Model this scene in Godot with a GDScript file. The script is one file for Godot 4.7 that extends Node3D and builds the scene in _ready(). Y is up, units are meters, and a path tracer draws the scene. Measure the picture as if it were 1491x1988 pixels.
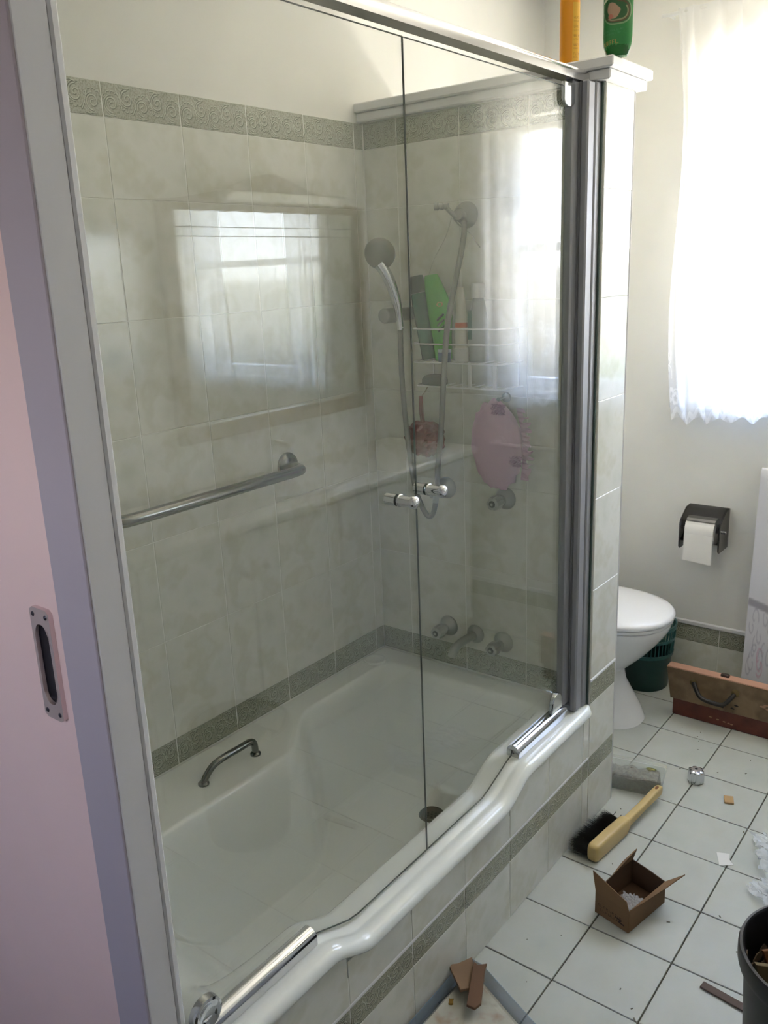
extends Node3D
# Bathroom seen from its doorway: a shower bath behind sliding glass, a tiled nib wall, a toilet and a curtained window behind it, renovation clutter on the floor.
# World: x across the room (bath on the left), y up, z towards the doorway. All shapes are given in world metres.

const XL := -1.083      # tiled face of the left wall
const XA := -0.373      # tiled face of the bath front and the nib end
const XG := -0.42       # glass of the shower screen
const XR := 0.92        # right wall
const ZF := -0.22       # far wall
const ZN := 0.846       # bath side of the nib
const ZB := 0.675       # toilet side of the nib
const ZD := 2.245       # wall with the doorway
const TOP := 2.45

var rng := RandomNumberGenerator.new()
var M := {}
var meshes := {}

class Mb:
	var v := PackedVector3Array()
	var u := PackedVector2Array()
	func tri(a: Vector3, b: Vector3, c: Vector3, ua := Vector2.ZERO, ub := Vector2.ZERO, uc := Vector2.ZERO) -> void:
		v.append(a); v.append(b); v.append(c)
		u.append(ua); u.append(ub); u.append(uc)
	func quad(a: Vector3, b: Vector3, c: Vector3, d: Vector3, ua := Vector2.ZERO, ub := Vector2.ZERO, uc := Vector2.ZERO, ud := Vector2.ZERO) -> void:
		tri(a, b, c, ua, ub, uc)
		tri(a, c, d, ua, uc, ud)
	func flip(from: int) -> void:
		for i in range(from, v.size(), 3):
			var t := v[i]; v[i] = v[i + 1]; v[i + 1] = t
			var w := u[i]; u[i] = u[i + 1]; u[i + 1] = w
	func volume(from: int) -> float:
		var c := Vector3.ZERO
		for i in range(from, v.size()):
			c += v[i]
		c /= maxf(1.0, v.size() - from)
		var s := 0.0
		for i in range(from, v.size(), 3):
			s += (v[i] - c).dot((v[i + 1] - c).cross(v[i + 2] - c))
		return s
	func outward(from: int) -> void:
		if volume(from) < 0.0:
			flip(from)


# ---------------------------------------------------------------- shapes
func commit(mb: Mb, crease := 40.0) -> ArrayMesh:
	var n := mb.v.size()
	var fn := PackedVector3Array()
	fn.resize(n / 3)
	var near := {}
	for t in n / 3:
		fn[t] = (mb.v[t * 3 + 1] - mb.v[t * 3]).cross(mb.v[t * 3 + 2] - mb.v[t * 3])
		for k in 3:
			var key := Vector3i((mb.v[t * 3 + k] * 40000.0).round())
			if near.has(key):
				near[key].append(t)
			else:
				near[key] = [t]
	var limit := cos(deg_to_rad(crease))
	var pos := PackedVector3Array()
	var nor := PackedVector3Array()
	var uvs := PackedVector2Array()
	for t in n / 3:
		var own := fn[t].normalized()
		if own == Vector3.ZERO:
			continue
		for k in [0, 2, 1]:
			var p := mb.v[t * 3 + k]
			var s := Vector3.ZERO
			for o in near[Vector3i((p * 40000.0).round())]:
				if fn[o].normalized().dot(own) > limit:
					s += fn[o]
			pos.append(p)
			nor.append(s.normalized() if s.length() > 1e-12 else own)
			uvs.append(mb.u[t * 3 + k])
	var a := []
	a.resize(Mesh.ARRAY_MAX)
	a[Mesh.ARRAY_VERTEX] = pos
	a[Mesh.ARRAY_NORMAL] = nor
	a[Mesh.ARRAY_TEX_UV] = uvs
	var m := ArrayMesh.new()
	m.add_surface_from_arrays(Mesh.PRIMITIVE_TRIANGLES, a)
	return m


func at(x: float, y: float, z: float) -> Transform3D:
	return Transform3D(Basis(), Vector3(x, y, z))


func aim(axis: Vector3, origin: Vector3) -> Transform3D:   # local y along axis
	var y := axis.normalized()
	var x := y.cross(Vector3(0.3, 0.2, 0.9)).normalized()
	return Transform3D(Basis(x, y, x.cross(y)), origin)


func box(mb: Mb, xf: Transform3D, size: Vector3, bevel := 0.002) -> void:
	var h := size / 2.0
	var b := minf(bevel, minf(h.x, minf(h.y, h.z)) * 0.9)
	var add := func(pts: Array) -> void:
		var c := Vector3.ZERO
		for p in pts:
			c += p
		var nn: Vector3 = (pts[1] - pts[0]).cross(pts[2] - pts[0])
		if nn.dot(c) < 0.0:
			pts.reverse()
		var w := []
		var q := []
		for p in pts:
			w.append(xf * (p as Vector3))
			q.append(Vector2(p.x / size.x + 0.5, 0.5 - p.y / size.y))
		if pts.size() == 4:
			mb.quad(w[0], w[1], w[2], w[3], q[0], q[1], q[2], q[3])
		else:
			mb.tri(w[0], w[1], w[2], q[0], q[1], q[2])
	var corner := func(sx: float, sy: float, sz: float, axis: int) -> Vector3:
		var p := Vector3(sx * (h.x - b), sy * (h.y - b), sz * (h.z - b))
		p[axis] = [sx, sy, sz][axis] * h[axis]
		return p
	for axis in 3:
		for s in [-1.0, 1.0]:
			var pts := []
			for k in [[-1.0, -1.0], [1.0, -1.0], [1.0, 1.0], [-1.0, 1.0]]:
				var e := [k[0], k[1]]
				e.insert(axis, s)
				pts.append(corner.call(e[0], e[1], e[2], axis))
			add.call(pts)
	if b > 0.0:
		for axis in 3:
			var i := (axis + 1) % 3
			var j := (axis + 2) % 3
			for si in [-1.0, 1.0]:
				for sj in [-1.0, 1.0]:
					var lo := [0.0, 0.0, 0.0]
					lo[i] = si; lo[j] = sj; lo[axis] = -1.0
					var hi := lo.duplicate()
					hi[axis] = 1.0
					add.call([corner.call(lo[0], lo[1], lo[2], i), corner.call(hi[0], hi[1], hi[2], i), corner.call(hi[0], hi[1], hi[2], j), corner.call(lo[0], lo[1], lo[2], j)])
		for sx in [-1.0, 1.0]:
			for sy in [-1.0, 1.0]:
				for sz in [-1.0, 1.0]:
					add.call([corner.call(sx, sy, sz, 0), corner.call(sx, sy, sz, 1), corner.call(sx, sy, sz, 2)])


func span(mb: Mb, a: Vector3, b: Vector3, bevel := 0.002) -> void:   # a box between two corners
	box(mb, Transform3D(Basis(), (a + b) / 2.0), (b - a).abs(), bevel)


func sheet(mb: Mb, rows: Array, wrap := false, orient := true) -> void:   # rows of points
	var from := mb.v.size()
	var nr := rows.size()
	var nc: int = rows[0].size()
	var last := nc if wrap else nc - 1
	for i in nr - 1:
		for j in last:
			var k := (j + 1) % nc
			var u0 := float(j) / last
			var u1 := float(j + 1) / last
			var v0 := float(i) / (nr - 1)
			var v1 := float(i + 1) / (nr - 1)
			mb.quad(rows[i][j], rows[i][k], rows[i + 1][k], rows[i + 1][j], Vector2(u0, v0), Vector2(u1, v0), Vector2(u1, v1), Vector2(u0, v1))
	if orient:
		mb.outward(from)


func lathe(mb: Mb, xf: Transform3D, profile: Array, segs := 32) -> void:   # profile of Vector2(radius, height)
	var rows := []
	for p in profile:
		var row := []
		for k in segs:
			var a := TAU * k / segs
			row.append(xf * Vector3(cos(a) * p.x, p.y, sin(a) * p.x))
		rows.append(row)
	sheet(mb, rows, true)


func loft(mb: Mb, xf: Transform3D, rings: Array, segs := 36) -> void:   # rings of [y, cx, cz, rx, rz, power]; closed at both ends
	var rows := []
	var all := rings.duplicate()
	all.push_front([rings[0][0], rings[0][1], rings[0][2], 0.0, 0.0, 2.0])
	var e: Array = rings[rings.size() - 1]
	all.append([e[0], e[1], e[2], 0.0, 0.0, 2.0])
	for r in all:
		var row := []
		for k in segs:
			var a := TAU * k / segs
			var c := cos(a)
			var s := sin(a)
			var q: float = 2.0 / r[5]
			row.append(xf * Vector3(r[1] + r[3] * signf(c) * pow(absf(c), q), r[0], r[2] + r[4] * signf(s) * pow(absf(s), q)))
		rows.append(row)
	sheet(mb, rows, true)


func curve(pts: Array, n := 8) -> Array:   # Catmull-Rom through the points
	var out := []
	for i in pts.size() - 1:
		var a: Vector3 = pts[maxi(i - 1, 0)]
		var b: Vector3 = pts[i]
		var c: Vector3 = pts[i + 1]
		var d: Vector3 = pts[mini(i + 2, pts.size() - 1)]
		for k in n:
			out.append(b.cubic_interpolate(c, a, d, float(k) / n))
	out.append(pts[pts.size() - 1])
	return out


func tube(mb: Mb, pts: Array, radius: Variant, segs := 14) -> void:
	var rows := []
	var dir := (pts[1] - pts[0] as Vector3).normalized()
	var side := dir.cross(Vector3(0.31, 0.9, 0.17)).normalized()
	for i in pts.size():
		var d := ((pts[mini(i + 1, pts.size() - 1)] - pts[maxi(i - 1, 0)]) as Vector3).normalized()
		if d.length() < 0.5:
			d = dir
		side = (side - d * side.dot(d)).normalized()
		var up := d.cross(side)
		var r: float = radius[i] if radius is Array else radius
		var row := []
		for k in segs:
			var a := TAU * k / segs
			row.append((pts[i] as Vector3) + (side * cos(a) + up * sin(a)) * r)
		if i == 0:
			var cap := []
			for k in segs:
				cap.append(pts[0])
			rows.append(cap)
		rows.append(row)
		if i == pts.size() - 1:
			var cap := []
			for k in segs:
				cap.append(pts[i])
			rows.append(cap)
	sheet(mb, rows, true)


func prism(mb: Mb, xf: Transform3D, poly: PackedVector2Array, depth: float, bevel := 0.0) -> void:   # polygon in xy, thick along z
	var p := poly.duplicate()
	if Geometry2D.is_polygon_clockwise(p):
		p.reverse()
	var from := mb.v.size()
	var n := p.size()
	var inner := PackedVector2Array()
	for i in n:
		var a := (p[i] - p[(i + n - 1) % n]).normalized()
		var b := (p[(i + 1) % n] - p[i]).normalized()
		var m := Vector2(-a.y - b.y, a.x + b.x)
		inner.append(p[i] + (m.normalized() * bevel if m.length() > 0.01 else Vector2.ZERO))
	var lo := Vector2(INF, INF)
	var hi := -lo
	for q in p:
		lo = lo.min(q); hi = hi.max(q)
	var uv := func(q: Vector2) -> Vector2:
		return Vector2((q.x - lo.x) / (hi.x - lo.x), (hi.y - q.y) / (hi.y - lo.y))
	var h := depth / 2.0
	var idx := Geometry2D.triangulate_polygon(inner)
	for t in range(0, idx.size(), 3):
		var a := inner[idx[t]]
		var b := inner[idx[t + 1]]
		var c := inner[idx[t + 2]]
		if (b - a).cross(c - a) < 0.0:
			var w := b; b = c; c = w
		mb.tri(xf * Vector3(a.x, a.y, h), xf * Vector3(b.x, b.y, h), xf * Vector3(c.x, c.y, h), uv.call(a), uv.call(b), uv.call(c))
		mb.tri(xf * Vector3(a.x, a.y, -h), xf * Vector3(c.x, c.y, -h), xf * Vector3(b.x, b.y, -h), uv.call(a), uv.call(c), uv.call(b))
	for i in n:
		var j := (i + 1) % n
		var steps := [[p, h - bevel], [p, -h + bevel]]
		if bevel > 0.0:
			steps = [[inner, h], [p, h - bevel], [p, -h + bevel], [inner, -h]]
		for s in steps.size() - 1:
			var q: PackedVector2Array = steps[s][0]
			var r: PackedVector2Array = steps[s + 1][0]
			mb.quad(xf * Vector3(q[i].x, q[i].y, steps[s][1]), xf * Vector3(r[i].x, r[i].y, steps[s + 1][1]), xf * Vector3(r[j].x, r[j].y, steps[s + 1][1]), xf * Vector3(q[j].x, q[j].y, steps[s][1]), uv.call(q[i]), uv.call(r[i]), uv.call(r[j]), uv.call(q[j]))


func rounded(w: float, h: float, r: float, n := 5) -> PackedVector2Array:
	var out := PackedVector2Array()
	for c in 4:
		var o := Vector2([w / 2 - r, -w / 2 + r, -w / 2 + r, w / 2 - r][c], [h / 2 - r, h / 2 - r, -h / 2 + r, -h / 2 + r][c])
		for k in n + 1:
			var a := PI / 2 * (c + float(k) / n)
			out.append(o + Vector2(cos(a), sin(a)) * r)
	return out


# ---------------------------------------------------------------- objects
func tag(o: Node3D, label: String, category: String, group := "") -> Node3D:
	o.set_meta("label", label)
	o.set_meta("category", category)
	if group:
		o.set_meta("group", group)
	return o


func thing(called: String, label: String, category: String, where: Vector3, group := "") -> Node3D:
	var o := Node3D.new()
	o.name = numbered(called, self)
	add_child(o, true)
	o.position = where
	return tag(o, label, category, group)


func numbered(called: String, parent: Node) -> String:
	if not parent.has_node(NodePath(called)):
		return called
	var k := 1
	while parent.has_node(NodePath("%s_%03d" % [called, k])):
		k += 1
	return "%s_%03d" % [called, k]


func placed(o: Node) -> Transform3D:
	var t := Transform3D()
	while o != self and o != null:
		t = (o as Node3D).transform * t
		o = o.get_parent()
	return t


func put(called: String, mesh: Mesh, mat: Material, parent: Node = self) -> MeshInstance3D:   # mesh in world coordinates
	var o := MeshInstance3D.new()
	o.name = numbered(called, parent)
	o.mesh = mesh
	o.set_surface_override_material(0, mat)
	parent.add_child(o, true)
	o.transform = placed(parent).affine_inverse()
	return o


func part(called: String, mb: Mb, mat: Material, parent: Node = self, crease := 40.0) -> MeshInstance3D:
	return put(called, commit(mb, crease), mat, parent)


func solid(called: String, mb: Mb, mat: Material, label: String, category: String, group := "", crease := 40.0) -> MeshInstance3D:
	var o := part(called, mb, mat, self, crease)
	tag(o, label, category, group)
	return o


func struct(called: String, mb: Mb, mat: Material, label: String, category: String) -> MeshInstance3D:
	var o := part(called, mb, mat)
	o.set_meta("kind", "structure")
	tag(o, label, category)
	return o


# ---------------------------------------------------------------- materials
func mat(c: Color, rough := 0.6, metal := 0.0, more := {}) -> StandardMaterial3D:
	var m := StandardMaterial3D.new()
	m.albedo_color = c
	m.roughness = rough
	m.metallic = metal
	for k in more:
		m.set(k, more[k])
	return m


func clear(c: Color, rough := 0.0, more := {}) -> StandardMaterial3D:
	var m := mat(c, rough, 0.0, more)
	m.transparency = BaseMaterial3D.TRANSPARENCY_ALPHA
	return m


func noise(freq: float, colors: Array, size := 256, seed_ := 1, octaves := 4, bump := false, kind := FastNoiseLite.TYPE_SIMPLEX_SMOOTH) -> NoiseTexture2D:
	var f := FastNoiseLite.new()
	f.noise_type = kind
	f.frequency = freq
	f.seed = seed_
	f.fractal_octaves = octaves
	var t := NoiseTexture2D.new()
	t.width = size; t.height = size
	t.seamless = true
	t.noise = f
	t.generate_mipmaps = false
	if bump:
		t.as_normal_map = true
		t.bump_strength = 4.0
	elif colors.size():
		var g := Gradient.new()
		var offs := PackedFloat32Array()
		var cols := PackedColorArray()
		for i in colors.size():
			offs.append(float(i) / (colors.size() - 1))
			cols.append(colors[i])
		g.offsets = offs
		g.colors = cols
		t.color_ramp = g
	return t


func tri_planar(m: StandardMaterial3D, tex: Texture2D, scale: float, offset := Vector3.ZERO, world := false) -> StandardMaterial3D:
	m.albedo_texture = tex
	m.uv1_triplanar = true
	m.uv1_world_triplanar = world
	m.uv1_scale = Vector3.ONE * scale
	m.uv1_offset = offset
	return m


func stamp(im: Image, p: Vector2, r: float, c: Color) -> void:
	var w := im.get_width()
	var h := im.get_height()
	for y in range(maxi(0, int(p.y - r)), mini(h, int(p.y + r) + 2)):
		for x in range(maxi(0, int(p.x - r)), mini(w, int(p.x + r) + 2)):
			var d := Vector2(x, y).distance_to(p)
			if d < r:
				im.set_pixel(x, y, im.get_pixel(x, y).lerp(c, clampf((r - d) * 1.2, 0, 1) * c.a))


func stroke(im: Image, pts: Array, r: float, c: Color) -> void:
	for i in pts.size() - 1:
		var n := maxi(1, int(pts[i].distance_to(pts[i + 1]) / maxf(0.7, r * 0.6)))
		for k in n:
			stamp(im, (pts[i] as Vector2).lerp(pts[i + 1], float(k) / n), r, c)


func spiral(c: Vector2, r0: float, r1: float, a0: float, turns: float, n := 26) -> Array:
	var out := []
	for k in n + 1:
		var t := float(k) / n
		out.append(c + Vector2.from_angle(a0 + TAU * turns * t) * lerpf(r0, r1, t))
	return out


func border_maps() -> Array:   # the scroll work of the border tiles: colour and height
	var w := 320
	var h := 104
	var col := Image.create(w, h, false, Image.FORMAT_RGB8)
	var hgt := Image.create(w, h, false, Image.FORMAT_RGB8)
	var n1 := FastNoiseLite.new()
	n1.frequency = 0.12
	n1.seed = 5
	var n2 := FastNoiseLite.new()
	n2.frequency = 0.02
	n2.seed = 8
	for y in h:
		for x in w:
			var s := n1.get_noise_2d(x, y) * 0.5 + 0.5
			var b := n2.get_noise_2d(x, y) * 0.5 + 0.5
			var c := Color(0.60, 0.605, 0.535).lerp(Color(0.40, 0.41, 0.34), smoothstep(0.40, 0.75, s) * 0.85)
			c = c.lerp(Color(0.66, 0.67, 0.61), b * 0.45)
			col.set_pixel(x, y, c)
			hgt.set_pixel(x, y, Color.WHITE * (0.25 + 0.2 * s))
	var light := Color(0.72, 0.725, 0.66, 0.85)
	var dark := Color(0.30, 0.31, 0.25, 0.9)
	var r2 := RandomNumberGenerator.new()
	r2.seed = 31
	var lines := []
	for k in 5:
		var cx := 34.0 + 63.0 * k
		var up := 1.0 if k % 2 == 0 else -1.0
		var c := Vector2(cx, 52 + 10 * up)
		lines.append([spiral(c, 27, 3, PI * 0.5 * up, 1.6 * up), 3.0])
		lines.append([spiral(c, 35, 26, PI * (0.4 * up), 0.55 * up, 12), 2.2])
		for f in 5:
			var a := -PI / 2 * up + 0.5 * (f - 2)
			var q := c + Vector2.from_angle(a) * 33
			lines.append([spiral(q, 3, 12, a - 0.6, 0.3, 6), 2.4])
		lines.append([[Vector2(cx + 20, 52 - 34 * up), Vector2(cx + 32, 52 - 14 * up), Vector2(cx + 40, 52 + 20 * up)], 2.6])
		lines.append([[Vector2(cx - 30, 52 + 44 * up), Vector2(cx - 14, 52 + 46 * up), Vector2(cx + 6, 52 + 40 * up)], 2.0])
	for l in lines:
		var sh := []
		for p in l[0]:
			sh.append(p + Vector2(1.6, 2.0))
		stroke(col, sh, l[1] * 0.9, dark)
	for l in lines:
		stroke(col, l[0], l[1] * 0.75, light)
		stroke(hgt, l[0], l[1], Color(0.95, 0.95, 0.95, 0.9))
	for k in 260:
		stamp(col, Vector2(r2.randf() * w, r2.randf() * h), r2.randf_range(0.8, 1.8), Color(0.30, 0.31, 0.25, 0.75))
	return [ImageTexture.create_from_image(col), ImageTexture.create_from_image(hgt)]


func glyphs(im: Image, box_: Rect2, count: int, slope: float, c: Color, seed_: int) -> void:   # a row of small unreadable letters
	var r2 := RandomNumberGenerator.new()
	r2.seed = seed_
	var step := box_.size.x / count
	for i in count:
		var o := box_.position + Vector2(step * i, slope * step * i)
		var hh := box_.size.y
		var ww := step * 0.62
		stroke(im, [o, o + Vector2(0, hh)], maxf(0.8, hh * 0.09), c)
		match r2.randi() % 4:
			0: stroke(im, [o, o + Vector2(ww, 0)], maxf(0.8, hh * 0.09), c); stroke(im, [o + Vector2(0, hh * 0.5), o + Vector2(ww * 0.8, hh * 0.5)], maxf(0.8, hh * 0.09), c)
			1: stroke(im, [o + Vector2(0, hh), o + Vector2(ww, hh)], maxf(0.8, hh * 0.09), c)
			2: stroke(im, [o, o + Vector2(ww, hh * 0.25), o + Vector2(0, hh * 0.5), o + Vector2(ww, hh)], maxf(0.8, hh * 0.09), c)
			3: stroke(im, [o + Vector2(ww, 0), o + Vector2(ww, hh), o + Vector2(0, hh * 0.5)], maxf(0.8, hh * 0.09), c)


func make_materials() -> void:
	M.chrome = mat(Color(0.80, 0.81, 0.83), 0.08, 1.0)
	M.steel = mat(Color(0.46, 0.46, 0.45), 0.2, 1.0)
	M.alu = mat(Color(0.56, 0.565, 0.585), 0.5, 0.35)
	M.dull = mat(Color(0.62, 0.62, 0.61), 0.3, 0.7)
	M.plaster = tri_planar(mat(Color(1, 1, 1), 0.75), noise(0.02, [Color(0.875, 0.87, 0.845), Color(0.895, 0.89, 0.865)], 128, 3), 1.2, Vector3.ZERO, true)
	M.ceiling = mat(Color(0.87, 0.86, 0.83), 0.9)
	M.gloss = mat(Color(0.86, 0.86, 0.86), 0.35)
	M.jamb = mat(Color(0.86, 0.855, 0.87), 0.4)
	M.jamb_face = mat(Color(0.64, 0.60, 0.625), 0.5)
	M.pink = tri_planar(mat(Color(1, 1, 1), 0.45), noise(0.012, [Color(0.85, 0.735, 0.71), Color(0.87, 0.755, 0.73)], 128, 9), 1.5, Vector3.ZERO, true)
	M.wall_grout = mat(Color(0.88, 0.88, 0.85), 0.7)
	M.floor_grout = mat(Color(0.30, 0.29, 0.25), 0.95)
	var marble := noise(0.006, [Color(0.785, 0.795, 0.75), Color(0.82, 0.825, 0.785), Color(0.84, 0.84, 0.805), Color(0.80, 0.80, 0.745), Color(0.83, 0.835, 0.80)], 512, 17, 5)
	for i in 4:
		M["tile%d" % i] = tri_planar(mat(Color(1, 1, 1), 0.09), marble, 2.2, Vector3(0.37 * i, 0.61 * i, 0.23 * i))
	var bm := border_maps()
	for i in 2:
		var b := mat(Color(1, 1, 1), 0.16)
		b.albedo_texture = bm[0]
		b.heightmap_enabled = true
		b.heightmap_texture = bm[1]
		b.heightmap_scale = 0.1
		if i == 1:
			b.uv1_offset = Vector3(0.4, 0, 0)
		M["border%d" % i] = b
	var fl := noise(0.01, [Color(0.67, 0.69, 0.66), Color(0.695, 0.71, 0.685), Color(0.68, 0.69, 0.66)], 256, 23, 4)
	for i in 3:
		M["floor%d" % i] = tri_planar(mat(Color(1, 1, 1), 0.42, 0.0, {"metallic_specular": 0.35}), fl, 1.7, Vector3(0.3 * i, 0.1, 0.47 * i))
	M.bath = mat(Color(0.92, 0.935, 0.92), 0.08)
	M.china = mat(Color(0.88, 0.88, 0.875), 0.07)
	M.seat = mat(Color(0.88, 0.88, 0.88), 0.2)
	M.glass = clear(Color(0.62, 0.82, 0.68, 0.022), 0.0)
	M.glass_edge = mat(Color(0.13, 0.18, 0.165), 0.3)
	M.glass_strip = mat(Color(0.26, 0.33, 0.31), 0.2)
	M.satin = mat(Color(0.86, 0.86, 0.87), 0.2, 1.0)
	M.window_glass = clear(Color(0.9, 0.95, 0.95, 0.02), 0.0)
	M.mirror = mat(Color(0.90, 0.92, 0.91), 0.0, 1.0)
	M.black = mat(Color(0.03, 0.03, 0.032), 0.5)
	M.white = mat(Color(0.86, 0.86, 0.85), 0.4)
	M.wire = mat(Color(0.87, 0.87, 0.86), 0.3)


# ---------------------------------------------------------------- start
func _ready() -> void:
	rng.seed = 20
	view_and_light()
	make_materials()
	shell()
	nib_and_bath_front()
	window_and_curtain()
	doorway()
	bath()
	shower_screen()
	vanity_and_mirror()
	toilet_corner()
	shower_fittings()
	caddy_and_contents()
	floor_clutter()
	garden()


func view_and_light() -> void:
	var cam := Camera3D.new()
	cam.name = "camera"
	cam.position = Vector3(0.521, 1.550, 2.854)
	cam.rotation_degrees = Vector3(-15.5415, 38.265, -2.3658)
	cam.keep_aspect = Camera3D.KEEP_HEIGHT
	cam.fov = 61.32
	cam.near = 0.05
	add_child(cam)
	var env := Environment.new()
	env.background_mode = Environment.BG_SKY
	var sky := Sky.new()
	var sm := ProceduralSkyMaterial.new()
	sm.sky_top_color = Color(0.66, 0.77, 0.96)
	sm.sky_horizon_color = Color(0.94, 0.95, 0.97)
	sm.sky_curve = 0.2
	sm.ground_bottom_color = Color(0.30, 0.29, 0.26)
	sm.ground_horizon_color = Color(0.55, 0.55, 0.52)
	sm.energy_multiplier = 18.0
	sky.sky_material = sm
	env.sky = sky
	env.tonemap_mode = Environment.TONE_MAPPER_LINEAR
	env.tonemap_exposure = 1.22
	env.sdfgi_enabled = true
	env.ssao_enabled = true
	env.ssil_enabled = true
	var we := WorldEnvironment.new()
	we.name = "environment"
	we.environment = env
	add_child(we)
	var sun := DirectionalLight3D.new()
	sun.name = "sun"
	sun.rotation_degrees = Vector3(-56, 82, 0)
	sun.light_energy = 20.0
	sun.light_color = Color(1.0, 0.96, 0.88)
	sun.light_angular_distance = 0.5
	sun.shadow_enabled = true
	add_child(sun)
	# daylight coming in through the bathroom window and through the window of the hall
	daylight("window_daylight", Vector3(-0.03, 0.72, ZF - 0.50), PI, Vector2(1.30, 0.70), 74.0, Color(1.0, 0.97, 0.91))
	daylight("hall_daylight", Vector3(-0.71, 1.65, 4.32), 0.0, Vector2(0.45, 0.7), 0.25, Color(1.0, 0.88, 0.78))


func daylight(called: String, where: Vector3, turn: float, size: Vector2, energy: float, c: Color) -> void:
	var l := AreaLight3D.new()
	l.name = called
	l.position = where
	l.rotation = Vector3(deg_to_rad(62.0 if turn > 1.0 else 0.0), turn, 0)
	l.area_size = size
	l.light_energy = energy
	l.light_color = c
	l.shadow_enabled = true
	l.set("area_range", 12.0)
	l.set("area_attenuation", 2.0)
	add_child(l)


# ---------------------------------------------------------------- tiled surfaces
func slab(w: float, h: float) -> ArrayMesh:
	var key := "slab %d %d" % [roundi(w * 5000), roundi(h * 5000)]
	if not meshes.has(key):
		var mb := Mb.new()
		box(mb, at(0, 0, -0.004), Vector3(w, h, 0.008), 0.0007)
		meshes[key] = commit(mb, 20.0)
	return meshes[key]


func tiles(parent: Node3D, origin: Vector3, ux: Vector3, uy: Vector3, xs: Array, rows: Array, gap := 0.002) -> void:
	# rows of [y0, y1, kind]; origin + ux*x + uy*y is on the tiles' faces
	var n := ux.cross(uy)
	for r in rows:
		for i in xs.size() - 1:
			var a: float = xs[i]
			var b: float = xs[i + 1]
			if b - a < 0.006:
				continue
			var o := MeshInstance3D.new()
			var kind: String = r[2]
			o.name = {"tile": "wall_tile", "border": "border_tile", "floor": "floor_tile"}[kind]
			o.mesh = slab(b - a - gap * (1.0 if kind == "floor" else 1.4), r[1] - r[0] - gap * (1.0 if kind == "floor" else 0.7))
			o.set_surface_override_material(0, M["%s%d" % [kind, rng.randi() % {"tile": 4, "border": 2, "floor": 3}[kind]]])
			parent.add_child(o, true)
			var lift := n * rng.randf_range(-0.0003, 0.0003)
			o.transform = placed(parent).affine_inverse() * Transform3D(Basis(ux, uy, n), origin + ux * (a + b) / 2.0 + uy * (r[0] + r[1]) / 2.0 + lift)


func courses(from: float, to: float, step: float, low: float, high: float) -> Array:   # joints clipped to low..high
	var out := [low]
	var k := from
	while k < high - 0.004:
		if k > low + 0.004:
			out.append(k)
		k += step
	out.append(high)
	return out


func shell() -> void:
	var mb := Mb.new()
	span(mb, Vector3(-1.3, -0.14, ZF - 0.12), Vector3(XR + 0.4, -0.004, 4.4), 0.0)
	var fl := struct("floor", mb, M.floor_grout, "white square tiled floor with dark grout joints", "floor")
	var xs := courses(-1.0, 9, 0.2, XL, XR)
	var zs := []
	for r in courses(-2.2 + 0.0, 9, 0.2, -2.29, -ZF):
		zs.append(r)
	var rows := []
	for i in zs.size() - 1:
		rows.append([zs[i], zs[i + 1], "floor"])
	tiles(fl, Vector3.ZERO, Vector3.RIGHT, Vector3.FORWARD, xs, rows, 0.0036)
	mb = Mb.new()
	span(mb, Vector3(-1.3, TOP, ZF - 0.12), Vector3(XR + 0.4, TOP + 0.1, 4.4), 0.0)
	struct("ceiling", mb, M.ceiling, "plain white ceiling above the bathroom", "ceiling")

	# left wall: plaster above, tiles from the bath rim up
	mb = Mb.new()
	span(mb, Vector3(-1.25, 0, ZF - 0.12), Vector3(XL - 0.004, TOP, ZD), 0.0)
	var left := struct("wall_left", mb, M.plaster, "long tiled wall along the bath with plain cream plaster above", "wall")
	mb = Mb.new()
	span(mb, Vector3(XL - 0.006, 0.36, ZN), Vector3(XL - 0.0010, 1.943, ZD - 0.045), 0.0)
	part("grout", mb, M.wall_grout, left)
	var bath_rows := [[0.389, 0.461, "border"]]
	for k in 5:
		bath_rows.append([0.468 + 0.25 * k - (0.007 if k == 0 else 0.0), 0.718 + 0.25 * k, "tile"])
	bath_rows.append([1.718, 1.875, "tile"])
	bath_rows.append([1.875, 1.942, "border"])
	tiles(left, Vector3(XL, 0, 0), Vector3.FORWARD, Vector3.UP, courses(-2.285, 0, 0.2, -ZD + 0.045, -ZN), bath_rows)

	# far wall with the window opening
	mb = Mb.new()
	var wx0 := -0.50
	var wx1 := 0.43
	var wy0 := 1.07
	var wy1 := 2.08
	span(mb, Vector3(-1.25, 0, ZF - 0.12), Vector3(wx0, TOP, ZF), 0.0)
	span(mb, Vector3(wx1, 0, ZF - 0.12), Vector3(XR, TOP, ZF), 0.0)
	span(mb, Vector3(wx0, 0, ZF - 0.12), Vector3(wx1, wy0, ZF), 0.0)
	span(mb, Vector3(wx0, wy1, ZF - 0.12), Vector3(wx1, TOP, ZF), 0.0)
	var far := struct("wall_far", mb, M.plaster, "cream plaster wall with the curtained window behind the toilet", "wall")
	mb = Mb.new()
	span(mb, Vector3(XL, 0, ZF), Vector3(XR, 0.225, ZF + 0.004), 0.0)
	part("grout", mb, M.wall_grout, far)
	tiles(far, Vector3(0, 0, ZF + 0.006), Vector3.RIGHT, Vector3.UP, courses(-0.944, 9, 0.2, XL, XR), [[0.0, 0.157, "tile"], [0.157, 0.222, "border"]])
	mb = Mb.new()
	span(mb, Vector3(XL, 0.222, ZF), Vector3(XR, 0.241, ZF + 0.010), 0.004)
	part("tile_trim", mb, M.gloss, far)

	mb = Mb.new()
	span(mb, Vector3(XR, 0, ZF - 0.12), Vector3(XR + 0.12, TOP, 4.4), 0.0)
	struct("wall_right", mb, M.plaster, "cream wall on the vanity side, carrying the mirror", "wall")


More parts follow.
